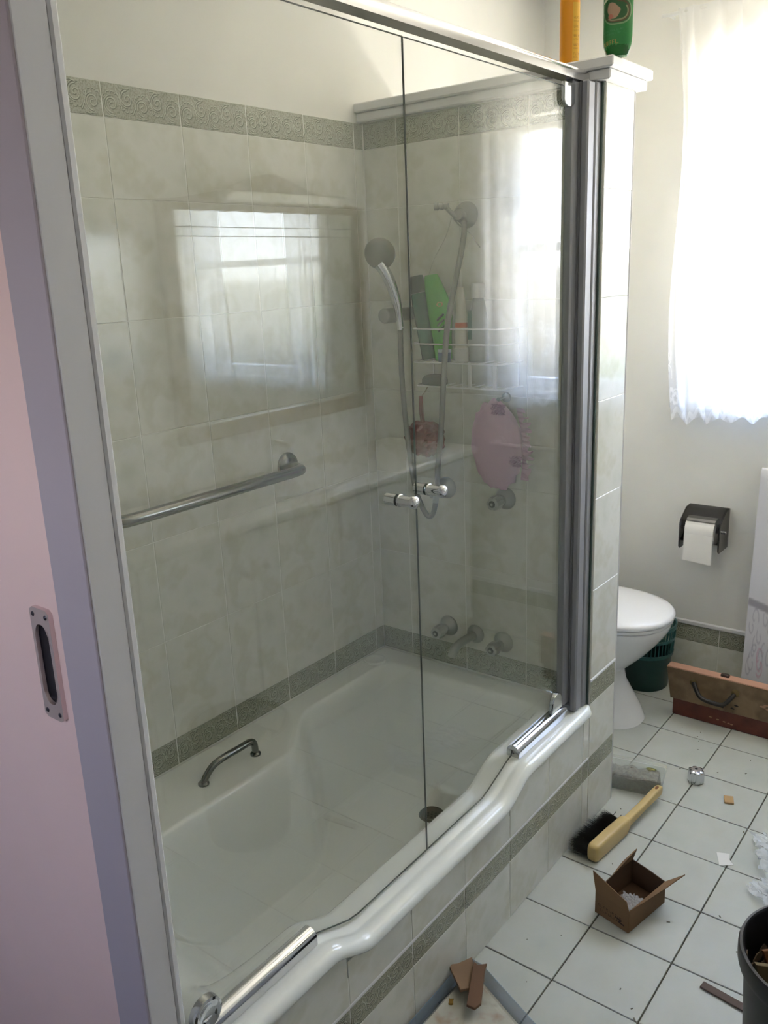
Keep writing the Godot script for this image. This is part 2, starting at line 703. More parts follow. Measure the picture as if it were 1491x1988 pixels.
func nib_and_bath_front() -> void:
	var mb := Mb.new()
	span(mb, Vector3(XL - 0.004, 0, ZB + 0.008), Vector3(XA - 0.0012, 1.944, ZN - 0.0010), 0.0)
	var nib := struct("wall_nib", mb, M.wall_grout, "tiled half-height wall between the shower bath and the toilet", "wall")
	var rows := [[0.389, 0.461, "border"]]
	for k in 5:
		rows.append([0.468 + 0.25 * k - (0.007 if k == 0 else 0.0), 0.718 + 0.25 * k, "tile"])
	rows.append([1.718, 1.875, "tile"])
	rows.append([1.875, 1.943, "border"])
	tiles(nib, Vector3(0, 0, ZN), Vector3.RIGHT, Vector3.UP, courses(-0.97, 9, 0.2, XL, XA - 0.004), rows)
	# the end of the nib, facing the room
	var end := [[0.0, 0.161, "tile"], [0.161, 0.221, "border"], [0.221, 0.386, "tile"], [0.386, 0.452, "border"], [0.461, 0.718, "tile"]]
	for k in 4:
		end.append([0.718 + 0.25 * k, 0.968 + 0.25 * k, "tile"])
	end.append([1.718, 1.943, "tile"])
	tiles(nib, Vector3(XA, 0, 0), Vector3.FORWARD, Vector3.UP, [-ZN + 0.001, -ZB - 0.007], end)
	# white edge strips
	mb = Mb.new()
	span(mb, Vector3(XA - 0.012, 0, ZB), Vector3(XA + 0.001, 1.944, ZB + 0.007), 0.003)
	part("corner_trim", mb, M.gloss, nib)
	mb = Mb.new()
	span(mb, Vector3(XA - 0.006, 0.452, ZB + 0.006), Vector3(XA + 0.0015, 0.461, ZN), 0.002)
	part("border_trim", mb, M.gloss, nib)
	mb = Mb.new()
	span(mb, Vector3(XL, 0, ZB), Vector3(XA - 0.012, 1.944, ZB + 0.008), 0.0)
	part("plaster_back", mb, M.plaster, nib)
	# timber capping of two boards
	mb = Mb.new()
	span(mb, Vector3(XL - 0.004, 1.944, ZB - 0.024), Vector3(XA + 0.018, 1.967, ZN + 0.022), 0.003)
	var cap := struct("trim_1", mb, M.gloss, "white two-step timber capping on top of the nib wall", "trim")
	mb = Mb.new()
	span(mb, Vector3(XL - 0.004, 1.967, ZB - 0.034), Vector3(XA + 0.028, 1.990, ZN + 0.032), 0.003)
	part("top_board", mb, M.gloss, cap)

	# the tiled front below the bath rim
	mb = Mb.new()
	span(mb, Vector3(-0.45, 0, ZN), Vector3(XA - 0.0012, 0.288, ZD - 0.01), 0.0)
	var front := struct("wall_bath", mb, M.wall_grout, "tiled front of the bath with a grey scroll border", "wall")
	var xs := courses(-2.285, 0, 0.2, -ZD + 0.012, -ZN - 0.001)
	tiles(front, Vector3(XA, 0, 0), Vector3.FORWARD, Vector3.UP, xs, [[0.0, 0.161, "tile"], [0.161, 0.219, "border"]])
	for i in xs.size() - 1:
		var mid: float = -(xs[i] + xs[i + 1]) / 2.0
		var top := 0.325 if mid > 1.28 and mid < 1.89 else 0.346
		tiles(front, Vector3(XA, 0, 0), Vector3.FORWARD, Vector3.UP, [xs[i], xs[i + 1]], [[0.226, top, "tile"]])
	mb = Mb.new()
	span(mb, Vector3(XA - 0.006, 0.219, ZN), Vector3(XA + 0.0008, 0.226, ZD - 0.012), 0.001)
	part("border_trim", mb, M.gloss, front)


func window_and_curtain() -> void:
	var x0 := -0.50
	var x1 := 0.43
	var y0 := 1.07
	var y1 := 2.08
	var zo := ZF - 0.10
	var win := thing("window_1", "white framed window with a middle bar behind the lace curtain", "window", Vector3((x0 + x1) / 2, y0, ZF - 0.06))
	win.set_meta("kind", "structure")
	var mb := Mb.new()
	for s in [[x0, x0 + 0.045], [x1 - 0.045, x1]]:
		span(mb, Vector3(s[0], y0, zo), Vector3(s[1], y1, zo + 0.05), 0.003)
	for s in [[y0, y0 + 0.045], [y1 - 0.045, y1]]:
		span(mb, Vector3(x0 + 0.045, s[0], zo), Vector3(x1 - 0.045, s[1], zo + 0.05), 0.003)
	part("window_frame", mb, M.gloss, win)
	mb = Mb.new()
	span(mb, Vector3(x0 + 0.045, 1.60, zo + 0.006), Vector3(x1 - 0.045, 1.632, zo + 0.044), 0.003)
	part("transom", mb, M.gloss, win)
	for p in [[x0 + 0.045, x1 - 0.045]]:
		for q in [[y0 + 0.045, 1.60], [1.632, y1 - 0.045]]:
			mb = Mb.new()
			span(mb, Vector3(p[0], q[0], zo + 0.022), Vector3(p[1], q[1], zo + 0.027), 0.0)
			part("pane", mb, M.window_glass, win)
	mb = Mb.new()
	span(mb, Vector3(-0.566, 1.040, ZF - 0.055), Vector3(0.50, 1.066, ZF + 0.028), 0.004)
	part("sill", mb, M.gloss, win)
	mb = Mb.new()
	for s in [[-0.556, -0.50], [0.43, 0.486]]:
		span(mb, Vector3(s[0], 1.066, ZF), Vector3(s[1], 2.14, ZF + 0.014), 0.003)
	span(mb, Vector3(-0.50, 2.08, ZF), Vector3(0.43, 2.14, ZF + 0.014), 0.003)
	part("architrave", mb, M.gloss, win)

	# sheer curtain on a thin rod
	mb = Mb.new()
	tube(mb, [Vector3(-0.64, 2.305, ZF + 0.05), Vector3(0.60, 2.305, ZF + 0.05)], 0.006)
	for x in [-0.62, 0.58]:
		tube(mb, [Vector3(x, 2.305, ZF), Vector3(x, 2.305, ZF + 0.05)], 0.005)
	solid("curtain_rod", mb, M.white, "thin white rod along the wall above the window", "curtain rod")
	var thick := lace_cloth(0.80, 77)
	var sheer := lace_cloth(0.45, 78)
	curtain_panel(thick, -0.590, -0.535, -0.160, -0.150, 13.0, "left panel of white lace curtain, its edge beside the bare wall above the toilet roll", 0.0)
	curtain_panel(sheer, -0.162, -0.152, 0.270, 0.262, 8.0, "thin middle panel of white lace curtain over the brightest part of the window", 2.0)
	curtain_panel(thick, 0.268, 0.258, 0.56, 0.52, 9.0, "right panel of white lace curtain, towards the vanity corner", 4.0)


func lace_cloth(alpha: float, seed_: int) -> StandardMaterial3D:
	var lace := Image.create(512, 512, false, Image.FORMAT_RGBA8)
	lace.fill(Color(0.95, 0.95, 0.95, alpha))
	var r2 := RandomNumberGenerator.new()
	r2.seed = seed_
	for k in 70:                                   # leaves and flowers, thick towards the hem
		var y := 500.0 - pow(r2.randf(), 1.3) * 230.0
		if k % 9 == 0:
			y = r2.randf_range(60, 300)
		var c := Vector2(r2.randf() * 512, y)
		var q := r2.randf_range(0.6, 1.0)
		for f in 5:
			var a := TAU * f / 5 + r2.randf()
			for p in spiral(c + Vector2.from_angle(a) * 6 * q, 0, 6 * q, a, 0.3, 5):
				blot(lace, p, 2.4 * q, minf(0.97, alpha + 0.30))
		for p in spiral(c, 8, 20 * q, r2.randf() * TAU, 0.35, 20):
			blot(lace, p, 1.1, minf(0.95, alpha + 0.22))
	for x in range(0, 512, 2):
		blot(lace, Vector2(x, 504 + 4 * sin(x * TAU / 32)), 4.0, 0.95)
	var m := mat(Color(1, 1, 1), 0.8, 0.0, {"backlight_enabled": true, "backlight": Color(1.0, 1.0, 1.0)})
	m.albedo_texture = ImageTexture.create_from_image(lace)
	m.transparency = BaseMaterial3D.TRANSPARENCY_ALPHA
	m.cull_mode = BaseMaterial3D.CULL_DISABLED
	return m


func curtain_panel(cloth: Material, tl: float, bl: float, tr: float, br: float, folds: float, label: String, shift: float) -> void:
	var rows := []
	var nx := 170
	for i in 36:
		var v := i / 35.0
		var row := []
		for j in nx + 1:
			var u := float(j) / nx
			var ph := u * folds + 0.9 * sin(u * 5.0 + shift) + 0.5 * sin(u * 13.0 + v * 1.4)
			var amp := lerpf(0.010, 0.024, v) * (0.75 + 0.25 * sin(u * 9.0 + shift))
			var left := lerpf(tl, bl, v) + (0.020 * sin(v * 6.0) if shift == 0.0 else 0.0)
			var x := lerpf(left, lerpf(tr, br, v), u) + 0.005 * sin(ph * TAU * 0.5 + 1.0)
			var y := lerpf(2.315, 1.012 + 0.010 * sin(u * 34.0) - 0.010 * cos(u * 4.0), v)
			row.append(Vector3(x, y, ZF + 0.062 + amp * sin(ph * TAU * 0.5) * 0.8))
		rows.append(row)
	var mb := Mb.new()
	sheet(mb, rows, false, false)
	solid("curtain", mb, cloth, label, "curtain", "", 80.0)


func blot(im: Image, p: Vector2, r: float, a: float) -> void:
	for y in range(maxi(0, int(p.y - r)), mini(im.get_height(), int(p.y + r) + 2)):
		for x in range(int(p.x - r), int(p.x + r) + 2):
			if Vector2(x, y).distance_to(p) < r:
				im.set_pixel(posmod(x, im.get_width()), y, Color(0.97, 0.97, 0.97, a))


func doorway() -> void:
	# near wall: the end of the bath, the jamb, the sliding door, and the wall right of the opening
	var mb := Mb.new()
	span(mb, Vector3(-1.25, 0, ZD - 0.045), Vector3(-0.452, TOP, ZD), 0.0)
	span(mb, Vector3(-0.452, 0, ZD - 0.02), Vector3(-0.395, 0.31, ZD), 0.0)
	span(mb, Vector3(-0.452, 2.10, ZD - 0.045), Vector3(0.70, TOP, ZD + 0.045), 0.0)
	span(mb, Vector3(0.70, 0, ZD - 0.045), Vector3(XR, TOP, ZD + 0.045), 0.0)
	struct("wall_near", mb, M.plaster, "wall at the foot of the bath with the doorway in it", "wall")
	mb = Mb.new()
	span(mb, Vector3(-0.468, 0, ZD + 0.002), Vector3(-0.388, 2.06, ZD + 0.047), 0.002)
	var jamb := struct("trim_2", mb, M.jamb, "pale grey painted door jamb beside the shower glass", "door jamb")
	mb = Mb.new()
	span(mb, Vector3(-0.4675, 0, ZD + 0.045), Vector3(-0.389, 2.06, ZD + 0.0495), 0.0015)
	part("architrave", mb, M.jamb_face, jamb)
	mb = Mb.new()
	span(mb, Vector3(-0.468, 2.06, ZD + 0.002), Vector3(0.70, 2.10, ZD + 0.047), 0.002)
	part("head", mb, M.jamb, jamb)
	var z := ZD + 0.041
	var door := thing("door_1", "pink sliding door with a recessed metal pull, slid open at left", "door", Vector3(-0.9, 0, z - 0.018))
	door.set_meta("kind", "structure")
	mb = Mb.new()
	span(mb, Vector3(-1.24, 0.01, z - 0.036), Vector3(-0.470, 2.07, z), 0.003)
	part("door_panel", mb, M.pink, door)
	# flush pull: a plate with an oval cup, and four screws
	M.pull = mat(Color(0.86, 0.80, 0.80), 0.22, 0.85)
	var cx := -0.519
	var cy := 1.0515
	mb = Mb.new()
	var w := 0.047
	var h := 0.165
	var rows := [[], [], [], []]
	for k in 64:                        # plate between a rectangle and the oval
		var a := TAU * k / 64
		var d := Vector2(cos(a), sin(a))
		var s := minf(w / 2 / maxf(absf(d.x), 1e-5), h / 2 / maxf(absf(d.y), 1e-5))
		var ov := Vector2(d.x * 0.0165, signf(d.y) * 0.043 + d.y * 0.0165)
		rows[0].append(Vector3(cx + d.x * s, cy + d.y * s, z))
		rows[1].append(Vector3(cx + d.x * s * 0.98, cy + d.y * s, z + 0.0065))
		rows[2].append(Vector3(cx + ov.x, cy + ov.y, z + 0.0070))
		rows[3].append(Vector3(cx + ov.x * 0.93, cy + ov.y * 0.98, z + 0.002))
	sheet(mb, rows, true, false)
	var pull := part("flush_pull", mb, M.pull, door, 30.0)
	mb = Mb.new()
	var cup := []
	for i in 7:
		var f := [1.0, 0.98, 0.9, 0.76, 0.5, 0.25, 0.0][i] as float
		var dz := [0.0022, 0.0014, 0.0009, 0.0007, 0.0006, 0.0005, 0.0005][i] as float
		var row := []
		for k in 48:
			var a := TAU * k / 48
			row.append(Vector3(cx + cos(a) * 0.0160 * f, cy + (signf(sin(a)) * 0.043 * minf(1.0, f * 1.2) + sin(a) * 0.0160 * f), z + dz))
		cup.append(row)
	sheet(mb, cup, true, false)
	M.cup = mat(Color(0.17, 0.16, 0.19), 0.3, 0.7)
	part("cup", mb, M.cup, pull)
	for sx in [-1.0, 1.0]:
		for sy in [-1.0, 1.0]:
			mb = Mb.new()
			lathe(mb, aim(Vector3(0, 0, 1), Vector3(cx + sx * 0.015, cy + sy * 0.072, z + 0.0065)), [Vector2(0, 0.0016), Vector2(0.0022, 0.0014), Vector2(0.0036, 0.0004), Vector2(0.0036, -0.001)], 14)
			part("screw", mb, M.cup, pull)
	# the hall behind the camera
	mb = Mb.new()
	span(mb, Vector3(-1.3, 0, ZD + 0.05), Vector3(-1.2, TOP, 4.4), 0.0)
	struct("wall_hall_left", mb, M.plaster, "plain cream wall at the left end of the hall", "wall")
	mb = Mb.new()
	span(mb, Vector3(-0.48, 0, 4.2), Vector3(XR, TOP, 4.3), 0.0)
	span(mb, Vector3(-1.2, 0, 4.2), Vector3(-0.94, TOP, 4.3), 0.0)
	span(mb, Vector3(-0.94, 0, 4.2), Vector3(-0.48, 1.3, 4.3), 0.0)
	span(mb, Vector3(-0.94, 2.0, 4.2), Vector3(-0.48, TOP, 4.3), 0.0)
	struct("wall_hall_back", mb, M.plaster, "plain cream hall wall with a window opening behind the viewer", "wall")


# ---------------------------------------------------------------- bath
func rim_height(z: float) -> float:
	return 0.385 - 0.045 * smoothstep(1.19, 1.325, z) * (1.0 - smoothstep(1.81, 1.935, z))


func tub_height(x: float, z: float) -> float:
	var rim := lerpf(0.385, rim_height(z), smoothstep(-0.80, -0.50, x))
	var xl := lerpf(-1.012, -0.897, smoothstep(1.28, 1.50, z))
	var a := (x - xl) / 0.075
	var b := (-0.472 - x) / 0.075
	var c := (z - 0.925) / 0.09
	var d := (2.19 - z) / 0.42
	var t := 1.0
	for q in [a, b, c, d]:
		t *= smoothstep(0.0, 1.0, q)
	return rim - (rim - 0.070) * t


func bath() -> void:
	var tub := thing("bathtub", "white moulded shower bath with a dipped front rim", "bathtub", Vector3(-0.72, 0, 1.54))
	var mb := Mb.new()
	var lip := [[-0.402, -0.0015], [-0.397, -0.002], [-0.391, 0.0005], [-0.383, 0.0015], [-0.374, 0.0005], [-0.367, -0.003], [-0.362, -0.009], [-0.360, -0.016], [-0.361, -0.023], [-0.3645, -0.028], [-0.369, -0.030], [-0.380, -0.030]]
	var rows := []
	var nz := 150
	for i in nz + 1:
		var z := lerpf(ZN + 0.004, ZD - 0.047, float(i) / nz)
		var row := []
		for j in 96:
			var x := lerpf(XL + 0.001, -0.408, j / 95.0)
			row.append(Vector3(x, tub_height(x, z), z))
		var tuck := smoothstep(0.0, 0.012, z - ZN - 0.004)
		for l in lip:
			row.append(Vector3(lerpf(-0.372, l[0], tuck) if l[0] > -0.372 else l[0], rim_height(z) + l[1], z))
		rows.append(row)
	sheet(mb, rows, false, false)
	mb.flip(0) if mb.v.size() and (mb.v[1] - mb.v[0]).cross(mb.v[2] - mb.v[0]).y < 0.0 else null
	part("tub_shell", mb, M.bath, tub, 60.0)
	# drain
	var dp := Vector3(-0.712, 0.070, 1.13)
	mb = Mb.new()
	lathe(mb, Transform3D(Basis(), dp), [Vector2(0, 0.0005), Vector2(0.020, 0.0005), Vector2(0.024, 0.002), Vector2(0.029, 0.0045), Vector2(0.034, 0.0045), Vector2(0.037, 0.001), Vector2(0.037, -0.002)], 40)
	M.drain = mat(Color(0.34, 0.33, 0.30), 0.35, 0.8)
	var drain := part("drain", mb, M.drain, tub)
	mb = Mb.new()
	for k in 7:
		var a := TAU * k / 6
		var p := dp + (Vector3(cos(a), 0, sin(a)) * 0.012 if k < 6 else Vector3.ZERO)
		lathe(mb, Transform3D(Basis(), p), [Vector2(0, 0.0012), Vector2(0.0035, 0.0012), Vector2(0.0035, -0.001)], 12)
	part("drain_hole", mb, M.black, drain)
	# round cover on the back corner of the ledge
	mb = Mb.new()
	lathe(mb, at(-1.045, 0.3852, 0.945), [Vector2(0, 0.0025), Vector2(0.026, 0.003), Vector2(0.030, 0.006), Vector2(0.034, 0.005), Vector2(0.035, -0.001)], 40)
	part("ledge_cover", mb, M.bath, tub)
	# handle on the ledge
	mb = Mb.new()
	var hp := curve([Vector3(-0.968, 0.385, 1.706), Vector3(-0.966, 0.402, 1.699), Vector3(-0.962, 0.423, 1.676), Vector3(-0.960, 0.429, 1.640), Vector3(-0.959, 0.429, 1.590), Vector3(-0.960, 0.428, 1.558), Vector3(-0.961, 0.416, 1.543), Vector3(-0.961, 0.385, 1.541)], 7)
	tube(mb, hp, 0.0085, 16)
	var grip := part("grip", mb, M.steel, tub, 60.0)
	for p in [Vector3(-0.968, 0.385, 1.706), Vector3(-0.961, 0.385, 1.541)]:
		mb = Mb.new()
		lathe(mb, Transform3D(Basis(), p), [Vector2(0, 0.008), Vector2(0.010, 0.008), Vector2(0.0135, 0.004), Vector2(0.0135, -0.001)], 20)
		part("grip_foot", mb, M.steel, grip)

	# grab rail on the long wall
	var rail := thing("grab_rail", "bent stainless steel grab rail on the long tiled wall", "grab rail", Vector3(XL, 1.056, 1.53))
	mb = Mb.new()
	var rp := curve([Vector3(XL + 0.002, 1.060, 1.232), Vector3(XL + 0.030, 1.058, 1.232), Vector3(XL + 0.052, 1.057, 1.238), Vector3(XL + 0.063, 1.057, 1.262), Vector3(XL + 0.065, 1.057, 1.40), Vector3(XL + 0.065, 1.056, 1.66), Vector3(XL + 0.063, 1.056, 1.782), Vector3(XL + 0.050, 1.056, 1.808), Vector3(XL + 0.028, 1.056, 1.814), Vector3(XL + 0.002, 1.056, 1.814)], 8)
	tube(mb, rp, 0.0145, 20)
	part("bar", mb, M.steel, rail, 60.0)
	for z in [1.232, 1.814]:
		mb = Mb.new()
		lathe(mb, aim(Vector3.RIGHT, Vector3(XL, 1.060, z)), [Vector2(0.036, -0.001), Vector2(0.036, 0.004), Vector2(0.033, 0.010), Vector2(0.022, 0.016), Vector2(0, 0.016)], 36)
		part("flange", mb, M.steel, rail)


func shower_screen() -> void:
	var scr := thing("shower_screen_frame", "chrome and aluminium frame of the sliding shower screen", "shower frame", Vector3(XG, 0.385, 1.54))
	var half := func(w: float, h: float) -> PackedVector2Array:   # D-shaped profile
		var p := PackedVector2Array([Vector2(-w / 2, 0), Vector2(w / 2, 0)])
		for k in 11:
			var a := PI * k / 10
			p.append(Vector2(cos(a) * w / 2, h * 0.45 + sin(a) * h * 0.55))
		return p
	var mb := Mb.new()
	prism(mb, at(XG, 1.941, (0.870 + 2.228) / 2), half.call(0.034, 0.029), 2.228 - 0.870)
	part("top_rail", mb, M.satin, scr, 50.0)
	for s in [[0.862, 1.192], [1.930, 2.228]]:
		mb = Mb.new()
		prism(mb, at(XG + 0.002, 0.385, (s[0] + s[1]) / 2), half.call(0.036, 0.031), s[1] - s[0], 0.0015)
		part("bottom_guide", mb, M.chrome, scr, 50.0)
	# wall channels on the nib: an inner and an outer profile with grooves
	mb = Mb.new()
	span(mb, Vector3(-0.436, 0.387, ZN + 0.001), Vector3(-0.405, 1.942, ZN + 0.062), 0.003)
	span(mb, Vector3(-0.432, 0.387, ZN + 0.060), Vector3(-0.409, 1.942, ZN + 0.090), 0.004)
	part("wall_channel", mb, M.alu, scr)
	mb = Mb.new()
	span(mb, Vector3(-0.404, 0.388, ZN + 0.001), Vector3(-0.383, 1.942, ZN + 0.030), 0.003)
	span(mb, Vector3(-0.404, 0.388, ZN + 0.031), Vector3(-0.385, 1.942, ZN + 0.066), 0.004)
	part("outer_channel", mb, M.alu, scr)
	mb = Mb.new()
	span(mb, Vector3(-0.384, 0.388, ZN + 0.0012), Vector3(-0.3775, 1.943, ZN + 0.006), 0.001)
	part("glass_strip", mb, M.glass_strip, scr)
	mb = Mb.new()
	span(mb, Vector3(-0.449, 0.386, ZD - 0.011), Vector3(-0.3865, 1.972, ZD + 0.0015), 0.003)
	var wc := part("wall_channel", mb, mat(Color(0.93, 0.93, 0.94), 0.07, 0.0, {"metallic_specular": 0.7}), scr)
	wc.set_meta("label", "white channel at the jamb")

	# two panes whose lower edges follow the rim
	var far := PackedVector2Array([Vector2(0.905, 0.412), Vector2(1.188, 0.412), Vector2(1.197, 0.391), Vector2(1.215, 0.387), Vector2(1.305, 0.355), Vector2(1.335, 0.347), Vector2(1.556, 0.347), Vector2(1.556, 1.926), Vector2(0.905, 1.926)])
	var near := PackedVector2Array([Vector2(1.560, 0.347), Vector2(1.795, 0.347), Vector2(1.822, 0.351), Vector2(1.905, 0.383), Vector2(1.926, 0.391), Vector2(1.934, 0.412), Vector2(2.236, 0.412), Vector2(2.236, 1.926), Vector2(1.560, 1.926)])
	for i in 2:
		var poly := far if i == 0 else near
		var door := thing("glass_door", ["clear sliding glass pane at the tap end, with a round knob", "clear sliding glass pane beside the door jamb, with a round knob"][i], "glass door", Vector3(XG, 0.39, [1.23, 1.89][i]))
		# polygon coordinates are (z, y): local x points along +z
		var xf := Transform3D(Basis(Vector3(0, 0, 1), Vector3(0, 1, 0), Vector3(-1, 0, 0)), Vector3(XG, 0, 0))
		mb = Mb.new()
		prism(mb, xf, poly, 0.005)
		part("pane", mb, M.glass, door, 5.0)
		mb = Mb.new()                       # the ground edges of the pane, dark green
		var n := poly.size()
		for k in n:
			var a := poly[k]
			var b := poly[(k + 1) % n]
			var seam := absf(a.x - b.x) < 0.001 and absf(a.x - 1.558) < 0.01
			if not seam and (a.y > 0.40 and b.y > 0.40 and a.y < 1.0 or absf(a.x - b.x) < 0.001):
				continue
			if i == 0 and seam:
				continue
			var d := (b - a)
			var t := 0.0012
			box(mb, Transform3D(Basis(Vector3(0, d.y, d.x).normalized(), Vector3(1, 0, 0), Vector3(0, d.y, d.x).normalized().cross(Vector3(1, 0, 0))), Vector3(XG, (a.y + b.y) / 2, (a.x + b.x) / 2)), Vector3(d.length(), 0.0036 if seam else 0.0030, t), 0.0)
		if mb.v.size():
			part("ground_edge", mb, M.glass_edge, door, 10.0)
		# knob through the pane
		var kz: float = [1.522, 1.616][i]
		mb = Mb.new()
		lathe(mb, aim(Vector3.RIGHT, Vector3(XG, 1.139, kz)), [Vector2(0, 0.044), Vector2(0.006, 0.0435), Vector2(0.0105, 0.041), Vector2(0.0125, 0.037), Vector2(0.0125, 0.0315), Vector2(0.0108, 0.030), Vector2(0.0108, 0.006), Vector2(0.0122, 0.0045), Vector2(0.0122, 0.003)], 28)
		lathe(mb, aim(Vector3.LEFT, Vector3(XG, 1.139, kz)), [Vector2(0, 0.030), Vector2(0.009, 0.0295), Vector2(0.0115, 0.027), Vector2(0.0115, 0.003)], 28)
		part("knob", mb, M.chrome, door, 40.0)
		# hangers and guide clips
		if i == 0:
			mb = Mb.new()
			var d2 := PackedVector2Array([Vector2(-0.026, 0.034), Vector2(-0.026, 0.004)])
			for k in 9:
				var a := PI + PI * k / 8
				d2.append(Vector2(cos(a) * 0.026, sin(a) * 0.016))
			d2.append(Vector2(0.026, 0.034))
			prism(mb, Transform3D(Basis(Vector3(0, 0, 1), Vector3(0, 1, 0), Vector3(-1, 0, 0)), Vector3(XG + 0.008, 1.898, 0.957)), d2, 0.009, 0.0015)
			part("hanger", mb, M.chrome, door)
			mb = Mb.new()
			var d3 := PackedVector2Array([Vector2(-0.027, -0.006)])
			for k in 13:
				var a := PI - PI * k / 12
				d3.append(Vector2(cos(a) * 0.027, 0.014 + sin(a) * 0.030))
			d3.append(Vector2(0.027, -0.006))
			prism(mb, Transform3D(Basis(Vector3(0, 0, 1), Vector3(0, 1, 0), Vector3(-1, 0, 0)), Vector3(XG + 0.009, 0.424, 0.977)), d3, 0.011, 0.002)
			part("guide_clip", mb, M.chrome, door)
		else:
			mb = Mb.new()
			lathe(mb, aim(Vector3.RIGHT, Vector3(XG, 0.434, 2.180)), [Vector2(0, 0.012), Vector2(0.012, 0.012), Vector2(0.017, 0.016), Vector2(0.024, 0.018), Vector2(0.028, 0.016), Vector2(0.029, 0.008), Vector2(0.029, 0.0032)], 40)
			span(mb, Vector3(XG + 0.003, 0.405, 2.160), Vector3(XG + 0.013, 0.426, 2.196), 0.002)
			part("guide_clip", mb, M.chrome, door)


# ---------------------------------------------------------------- vanity side (seen reflected in the glass)
func vanity_and_mirror() -> void:
	var v := thing("vanity", "white vanity cabinet along the right wall, under the framed mirror", "vanity", Vector3(0.66, 0, 0.70))
	var z0 := -0.07
	var z1 := 1.58
	var mb := Mb.new()
	span(mb, Vector3(0.50, 0.10, z0), Vector3(XR - 0.002, 0.825, z1), 0.003)
	span(mb, Vector3(0.54, 0.0, z0 + 0.02), Vector3(XR - 0.002, 0.10, z1 - 0.02), 0.003)
	part("cabinet_body", mb, M.white, v)
	for k in 4:
		mb = Mb.new()
		var a := z0 + 0.006 + k * 0.4105
		span(mb, Vector3(0.484, 0.112, a), Vector3(0.500, 0.815, a + 0.402), 0.003)
		var d := part("cabinet_door", mb, M.white, v)
		mb = Mb.new()
		lathe(mb, aim(Vector3.LEFT, Vector3(0.484, 0.70, a + (0.36 if k % 2 == 0 else 0.04))), [Vector2(0, 0.02), Vector2(0.01, 0.018), Vector2(0.012, 0.012), Vector2(0.006, 0.008), Vector2(0.006, 0)], 16)
		part("knob", mb, M.chrome, d)
	mb = Mb.new()
	span(mb, Vector3(0.46, 0.825, z0 - 0.017), Vector3(XR - 0.002, 0.857, z1 + 0.02), 0.006)
	part("benchtop", mb, mat(Color(0.83, 0.82, 0.78), 0.25), v)
	mb = Mb.new()
	loft(mb, at(0.655, 0.857, 0.72), [[0.0, 0, 0, 0.175, 0.27, 2.3], [0.012, 0, 0, 0.17, 0.265, 2.3], [0.014, 0, 0, 0.155, 0.25, 2.3], [0.004, 0, 0, 0.135, 0.225, 2.2], [0.001, 0, 0, 0.10, 0.14, 2.0]])
	part("basin", mb, M.china, v)
	mb = Mb.new()
	tube(mb, curve([Vector3(0.835, 0.857, 0.72), Vector3(0.835, 0.95, 0.72), Vector3(0.80, 0.985, 0.72), Vector3(0.74, 0.975, 0.72), Vector3(0.725, 0.945, 0.72)], 6), 0.011)
	part("basin_spout", mb, M.chrome, v)

	# mirror with a scalloped timber frame
	var m := thing("wall_mirror", "wide wall mirror in a scalloped timber frame above the vanity", "mirror", Vector3(XR, 1.05, 0.56))
	M.timber = tri_planar(mat(Color(1, 1, 1), 0.35), noise(0.02, [Color(0.30, 0.22, 0.12), Color(0.40, 0.31, 0.18), Color(0.34, 0.25, 0.14)], 256, 41), 3.0)
	mb = Mb.new()
	span(mb, Vector3(0.900, 1.06, 0.110), Vector3(XR - 0.004, 1.777, 1.005), 0.0)
	part("mirror_glass", mb, M.mirror, m)
	mb = Mb.new()
	var crown := PackedVector2Array()
	for k in 61:
		var t := k / 60.0
		var z := lerpf(1.056, 0.068, t)
		var s := 0.5 - 0.5 * cos(TAU * t)
		var yy := 1.793 + 0.076 * smoothstep(0.0, 0.9, s) + 0.020 * sin(PI * t * 5.0) * sin(PI * t)
		crown.append(Vector2(z, yy))
	crown.append(Vector2(0.068, 1.769))
	for k in 31:
		var t := k / 30.0
		crown.append(Vector2(lerpf(0.10, 1.02, t), 1.769 - 0.006 * absf(sin(t * PI * 9.0))))
	crown.append(Vector2(1.056, 1.769))
	var xf := Transform3D(Basis(Vector3(0, 0, 1), Vector3(0, 1, 0), Vector3(-1, 0, 0)), Vector3(0.899, 0, 0))
	prism(mb, xf, crown, 0.034)
	part("crown_board", mb, M.timber, m)
	mb = Mb.new()
	for s in [[0.068, 0.114], [1.001, 1.056]]:
		span(mb, Vector3(0.884, 1.02, s[0]), Vector3(XR - 0.003, 1.79, s[1]), 0.004)
	span(mb, Vector3(0.884, 1.02, 0.114), Vector3(XR - 0.003, 1.075, 1.001), 0.004)
	part("frame_rail", mb, M.timber, m)
	mb = Mb.new()
	for y in [1.683, 1.712]:
		span(mb, Vector3(0.8994, y, 0.114), Vector3(0.9004, y + 0.0025, 1.001), 0.0)
	part("engraved_line", mb, mat(Color(0.35, 0.37, 0.36), 0.5), m)
	var lamp := thing("mirror_light", "unlit white strip light fixed to the top of the mirror frame", "light fitting", Vector3(0.855, 1.79, 0.52))
	mb = Mb.new()
	prism(mb, at(0.862, 1.808, 0.52), rounded(0.038, 0.034, 0.012), 0.54, 0.004)
	part("diffuser", mb, mat(Color(0.90, 0.90, 0.86), 0.3), lamp)
	for z in [0.240, 0.802]:
		mb = Mb.new()
		span(mb, Vector3(0.839, 1.788, z - 0.016), Vector3(0.8815, 1.828, z + 0.016), 0.005)
		part("end_cap", mb, M.white, lamp)
	# towel rail and towel under the window
	var tr := thing("towel_rail", "white rail on the wall under the window sill", "towel rail", Vector3(0.12, 0.85, ZF))
	mb = Mb.new()
	tube(mb, [Vector3(-0.212, 0.853, ZF + 0.062), Vector3(0.445, 0.853, ZF + 0.062)], 0.009)
	part("bar", mb, M.white, tr)
